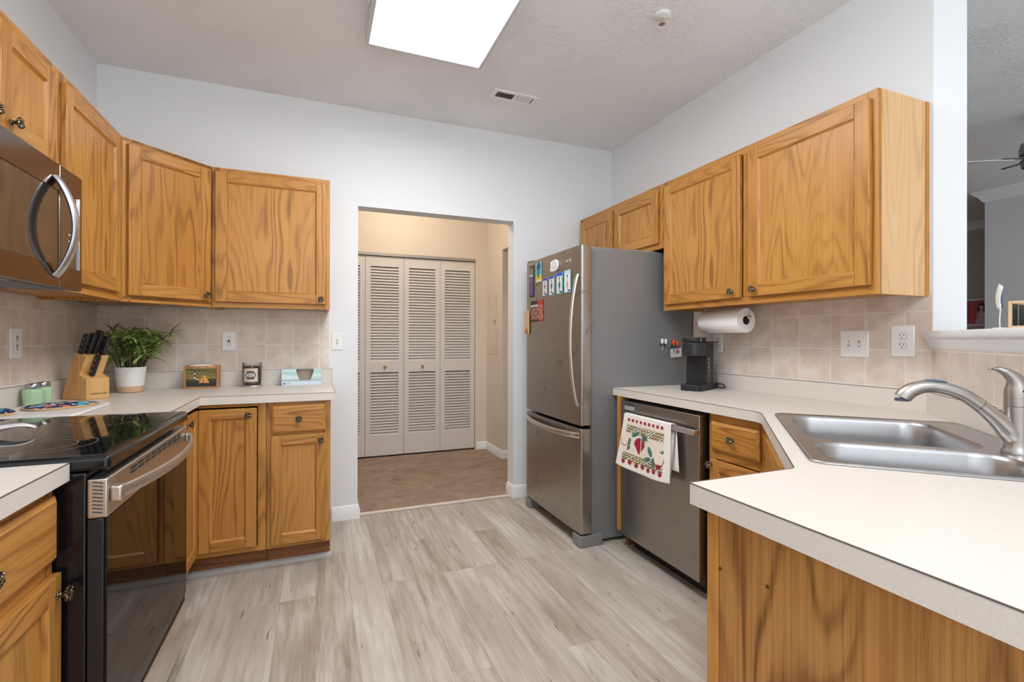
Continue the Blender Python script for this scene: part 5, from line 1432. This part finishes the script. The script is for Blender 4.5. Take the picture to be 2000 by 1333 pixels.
o.location = (2.100, 2.4436, 1.124); o.rotation_euler = (0, R(-5), 0); tag(o, 'small white card with print held by the orange clips on the fridge side', 'card')
# paper pad on top of the fridge
tag(MB().box(1.80, 1.955, 2.47, 2.70, 1.7426, 1.7475).build('paper_sheaf', simple('pale_teal_paper', srgb(200, 220, 220), 0.7), None, smooth=0), 'thin pale sheaf of papers lying on top of the refrigerator', 'papers')

# ================================================================== PASS-THROUGH LEDGE AND LIVING ROOM
def dl(x, y, z=0): return (XR + x * math.cos(DG) - y * math.sin(DG), 1.15 + x * math.sin(DG) + y * math.cos(DG), z)
LZ = 1.2354
p = dl(0.318, 0.070, LZ)
t = thing('tabletop_stand', 'small white stand on the ledge holding a white card and a blue-grey card', 'stand', p, DG)
b = MB(); b.tube([(0.020 * math.cos(a), 0.014 * math.sin(a), 0.0032) for a in [2 * PI * i / 24 for i in range(25)]], 0.0032, 8); b.tube([(-0.02, 0, 0.0032), (0, 0, 0.0035), (0.02, 0, 0.0032)], 0.0025, 8)
b.build('ring_base', white_plastic, t)
MB().tube([(0, 0, 0.004), (-0.003, 0, 0.03), (0.001, 0, 0.062), (0.0, 0.001, 0.085)], 0.0018, 8).build('stem', white_plastic, t)
def curved(o_, pts, bend, m, name, th):
    rows = []; n = 8
    for j in range(n + 1):
        s = j / n; l = Vector(pts[0]).lerp(Vector(pts[3]), s); r = Vector(pts[1]).lerp(Vector(pts[2]), s); c = Vector((bend[0], bend[1], bend[2])) * math.sin(PI * s)
        rows.append([tuple(l + c), tuple((l + r) / 2 + c), tuple(r + c)])
    b = MB(); b.add([q for r in rows for q in r], [(i * 3 + k, i * 3 + k + 1, (i + 1) * 3 + k + 1, (i + 1) * 3 + k) for i in range(n) for k in range(2)])
    ob = b.build(name, m, o_, smooth=60); q = ob.modifiers.new('s', 'SOLIDIFY'); q.thickness = th; q.offset = 0
curved(t, [(0.004, -0.004, 0.150), (0.032, -0.006, 0.138), (0.018, -0.004, 0.060), (-0.014, -0.002, 0.074)], (-0.006, -0.003, 0), white_plastic, 'white_card', 0.0025)
curved(t, [(-0.034, 0.012, 0.122), (-0.008, 0.010, 0.142), (-0.004, 0.010, 0.078), (-0.024, 0.012, 0.060)], (-0.002, 0, 0), simple('blue_grey_card', srgb(96, 116, 134), 0.4), 'blue_card', 0.0025)
p = dl(0.408, 0.070, LZ)
t = thing('chalkboard_box', 'small wooden-edged box with dark slate panels on the ledge, cut by the right edge', 'box', p, DG + R(-32))
slate = simple('slate', srgb(74, 84, 90), 0.6); wood_l = simple('light_wood_edge', srgb(206, 176, 134), 0.6)
b = MB(); H_ = 0.082
for x in (0.0, 0.092): 
    for y in (0.0, 0.052): b.box(x, x + 0.008, y, y + 0.008, 0, H_)
for z in (0.0, H_ - 0.008):
    b.box(0.008, 0.092, 0, 0.008, z, z + 0.008); b.box(0.008, 0.092, 0.052, 0.060, z, z + 0.008); b.box(0, 0.008, 0.008, 0.052, z, z + 0.008); b.box(0.092, 0.1, 0.008, 0.052, z, z + 0.008)
b.build('wood_frame', wood_l, t, smooth=0, bevel=0.001)
MB().box(0.0082, 0.0918, 0.003, 0.006, 0.0082, H_ - 0.0082).box(0.003, 0.006, 0.0082, 0.0518, 0.0082, H_ - 0.0082).box(0.0082, 0.0918, 0.054, 0.057, 0.0082, H_ - 0.0082).build('slate_panel', slate, t, smooth=0)
MB().box(-0.0015, 0.0, 0.0015, 0.006, 0.030, 0.046).build('hinge', soft_black, t, smooth=0)

# framed portrait on the far wall (faces -x)
t = thing('framed_photo', 'pink framed photograph of a small dark-haired child on the far living room wall', 'picture', (8.0, 3.62, 1.56), R(-90))
fw, fh = 0.50, 0.36
MB().plate([(-fw / 2, -fh / 2), (fw / 2, -fh / 2), (fw / 2, fh / 2), (-fw / 2, fh / 2)], -0.03, -0.002, holes=[[(-fw / 2 + 0.028, -fh / 2 + 0.028), (fw / 2 - 0.028, -fh / 2 + 0.028), (fw / 2 - 0.028, fh / 2 - 0.028), (-fw / 2 + 0.028, fh / 2 - 0.028)]], fr=XZ).build('frame', trim_m, t, smooth=0, bevel=0.002)
def portrait(u, v):
    c = (204, 84, 104)
    x, y = (u - 0.66) * 1.5, v
    if abs(x) < 0.22 - 0.25 * (y - 0.02) and y < 0.28: c = (206, 190, 204)
    if abs(x) < 0.10 and 0.24 < y < 0.58: c = (216, 178, 186)
    if abs(abs(x) - 0.12) < 0.035 and 0.30 < y < 0.55: c = (214, 160, 150)
    if (x / 0.13) ** 2 + ((y - 0.74) / 0.17) ** 2 < 1: c = (52, 30, 34)
    if (x / 0.085) ** 2 + ((y - 0.71) / 0.115) ** 2 < 1: c = (222, 172, 156)
    if abs(x) < 0.09 and 0.79 < y < 0.84: c = (52, 30, 34)
    if 0.08 < abs(x) < 0.13 and 0.5 < y < 0.74: c = (52, 30, 34)
    return c
picture('photograph', 72, 52, lambda u, v: (-fw / 2 + 0.0285 + u * (fw - 0.057), -0.012, -fh / 2 + 0.0285 + v * (fh - 0.057)), portrait, print_m, t, 0.002)

# ceiling fan
t = thing('ceiling_fan', 'white ceiling fan in the living room, mostly beyond the right edge of the view', 'ceiling fan', (4.56, 1.70, ZC))
fan_m = simple('fan_white', srgb(222, 222, 226), 0.4); fan_n = simple('fan_nickel', srgb(150, 146, 142), 0.35, 0.9)
MB().lathe([(0.065, -0.0006), (0.065, -0.03), (0.03, -0.06), (0.012, -0.065), (0.012, -0.17), (0.05, -0.18), (0.105, -0.20), (0.115, -0.24), (0.112, -0.275), (0.09, -0.30)], 40).build('motor', fan_n, t)
MB().lathe([(0.108, -0.278), (0.112, -0.280), (0.108, -0.284)], 40).build('motor_band', soft_black, t)
MB().lathe([(0.085, -0.301), (0.11, -0.315), (0.10, -0.36), (0.06, -0.395), (0.0001, -0.405)], 36).build('light_bowl', fan_n, t)
for k in range(5):
    a = R(148 - 72 * k)
    b = MB()
    b.loft([[(r, -wd, -0.318 + 0.017), (r, wd, -0.318 - 0.017), (r, wd, -0.318 - 0.011), (r, -wd, -0.318 + 0.023)] for r, wd in ((0.20, 0.050), (0.30, 0.062), (0.62, 0.070), (0.66, 0.060))])
    bl = b.build('blade', fan_m, t, bevel=0.001); bl.rotation_euler = (0, 0, a)
    br = MB().box(0.08, 0.24, -0.018, 0.018, -0.310, -0.304).build('blade_arm', fan_n, bl, bevel=0.002)
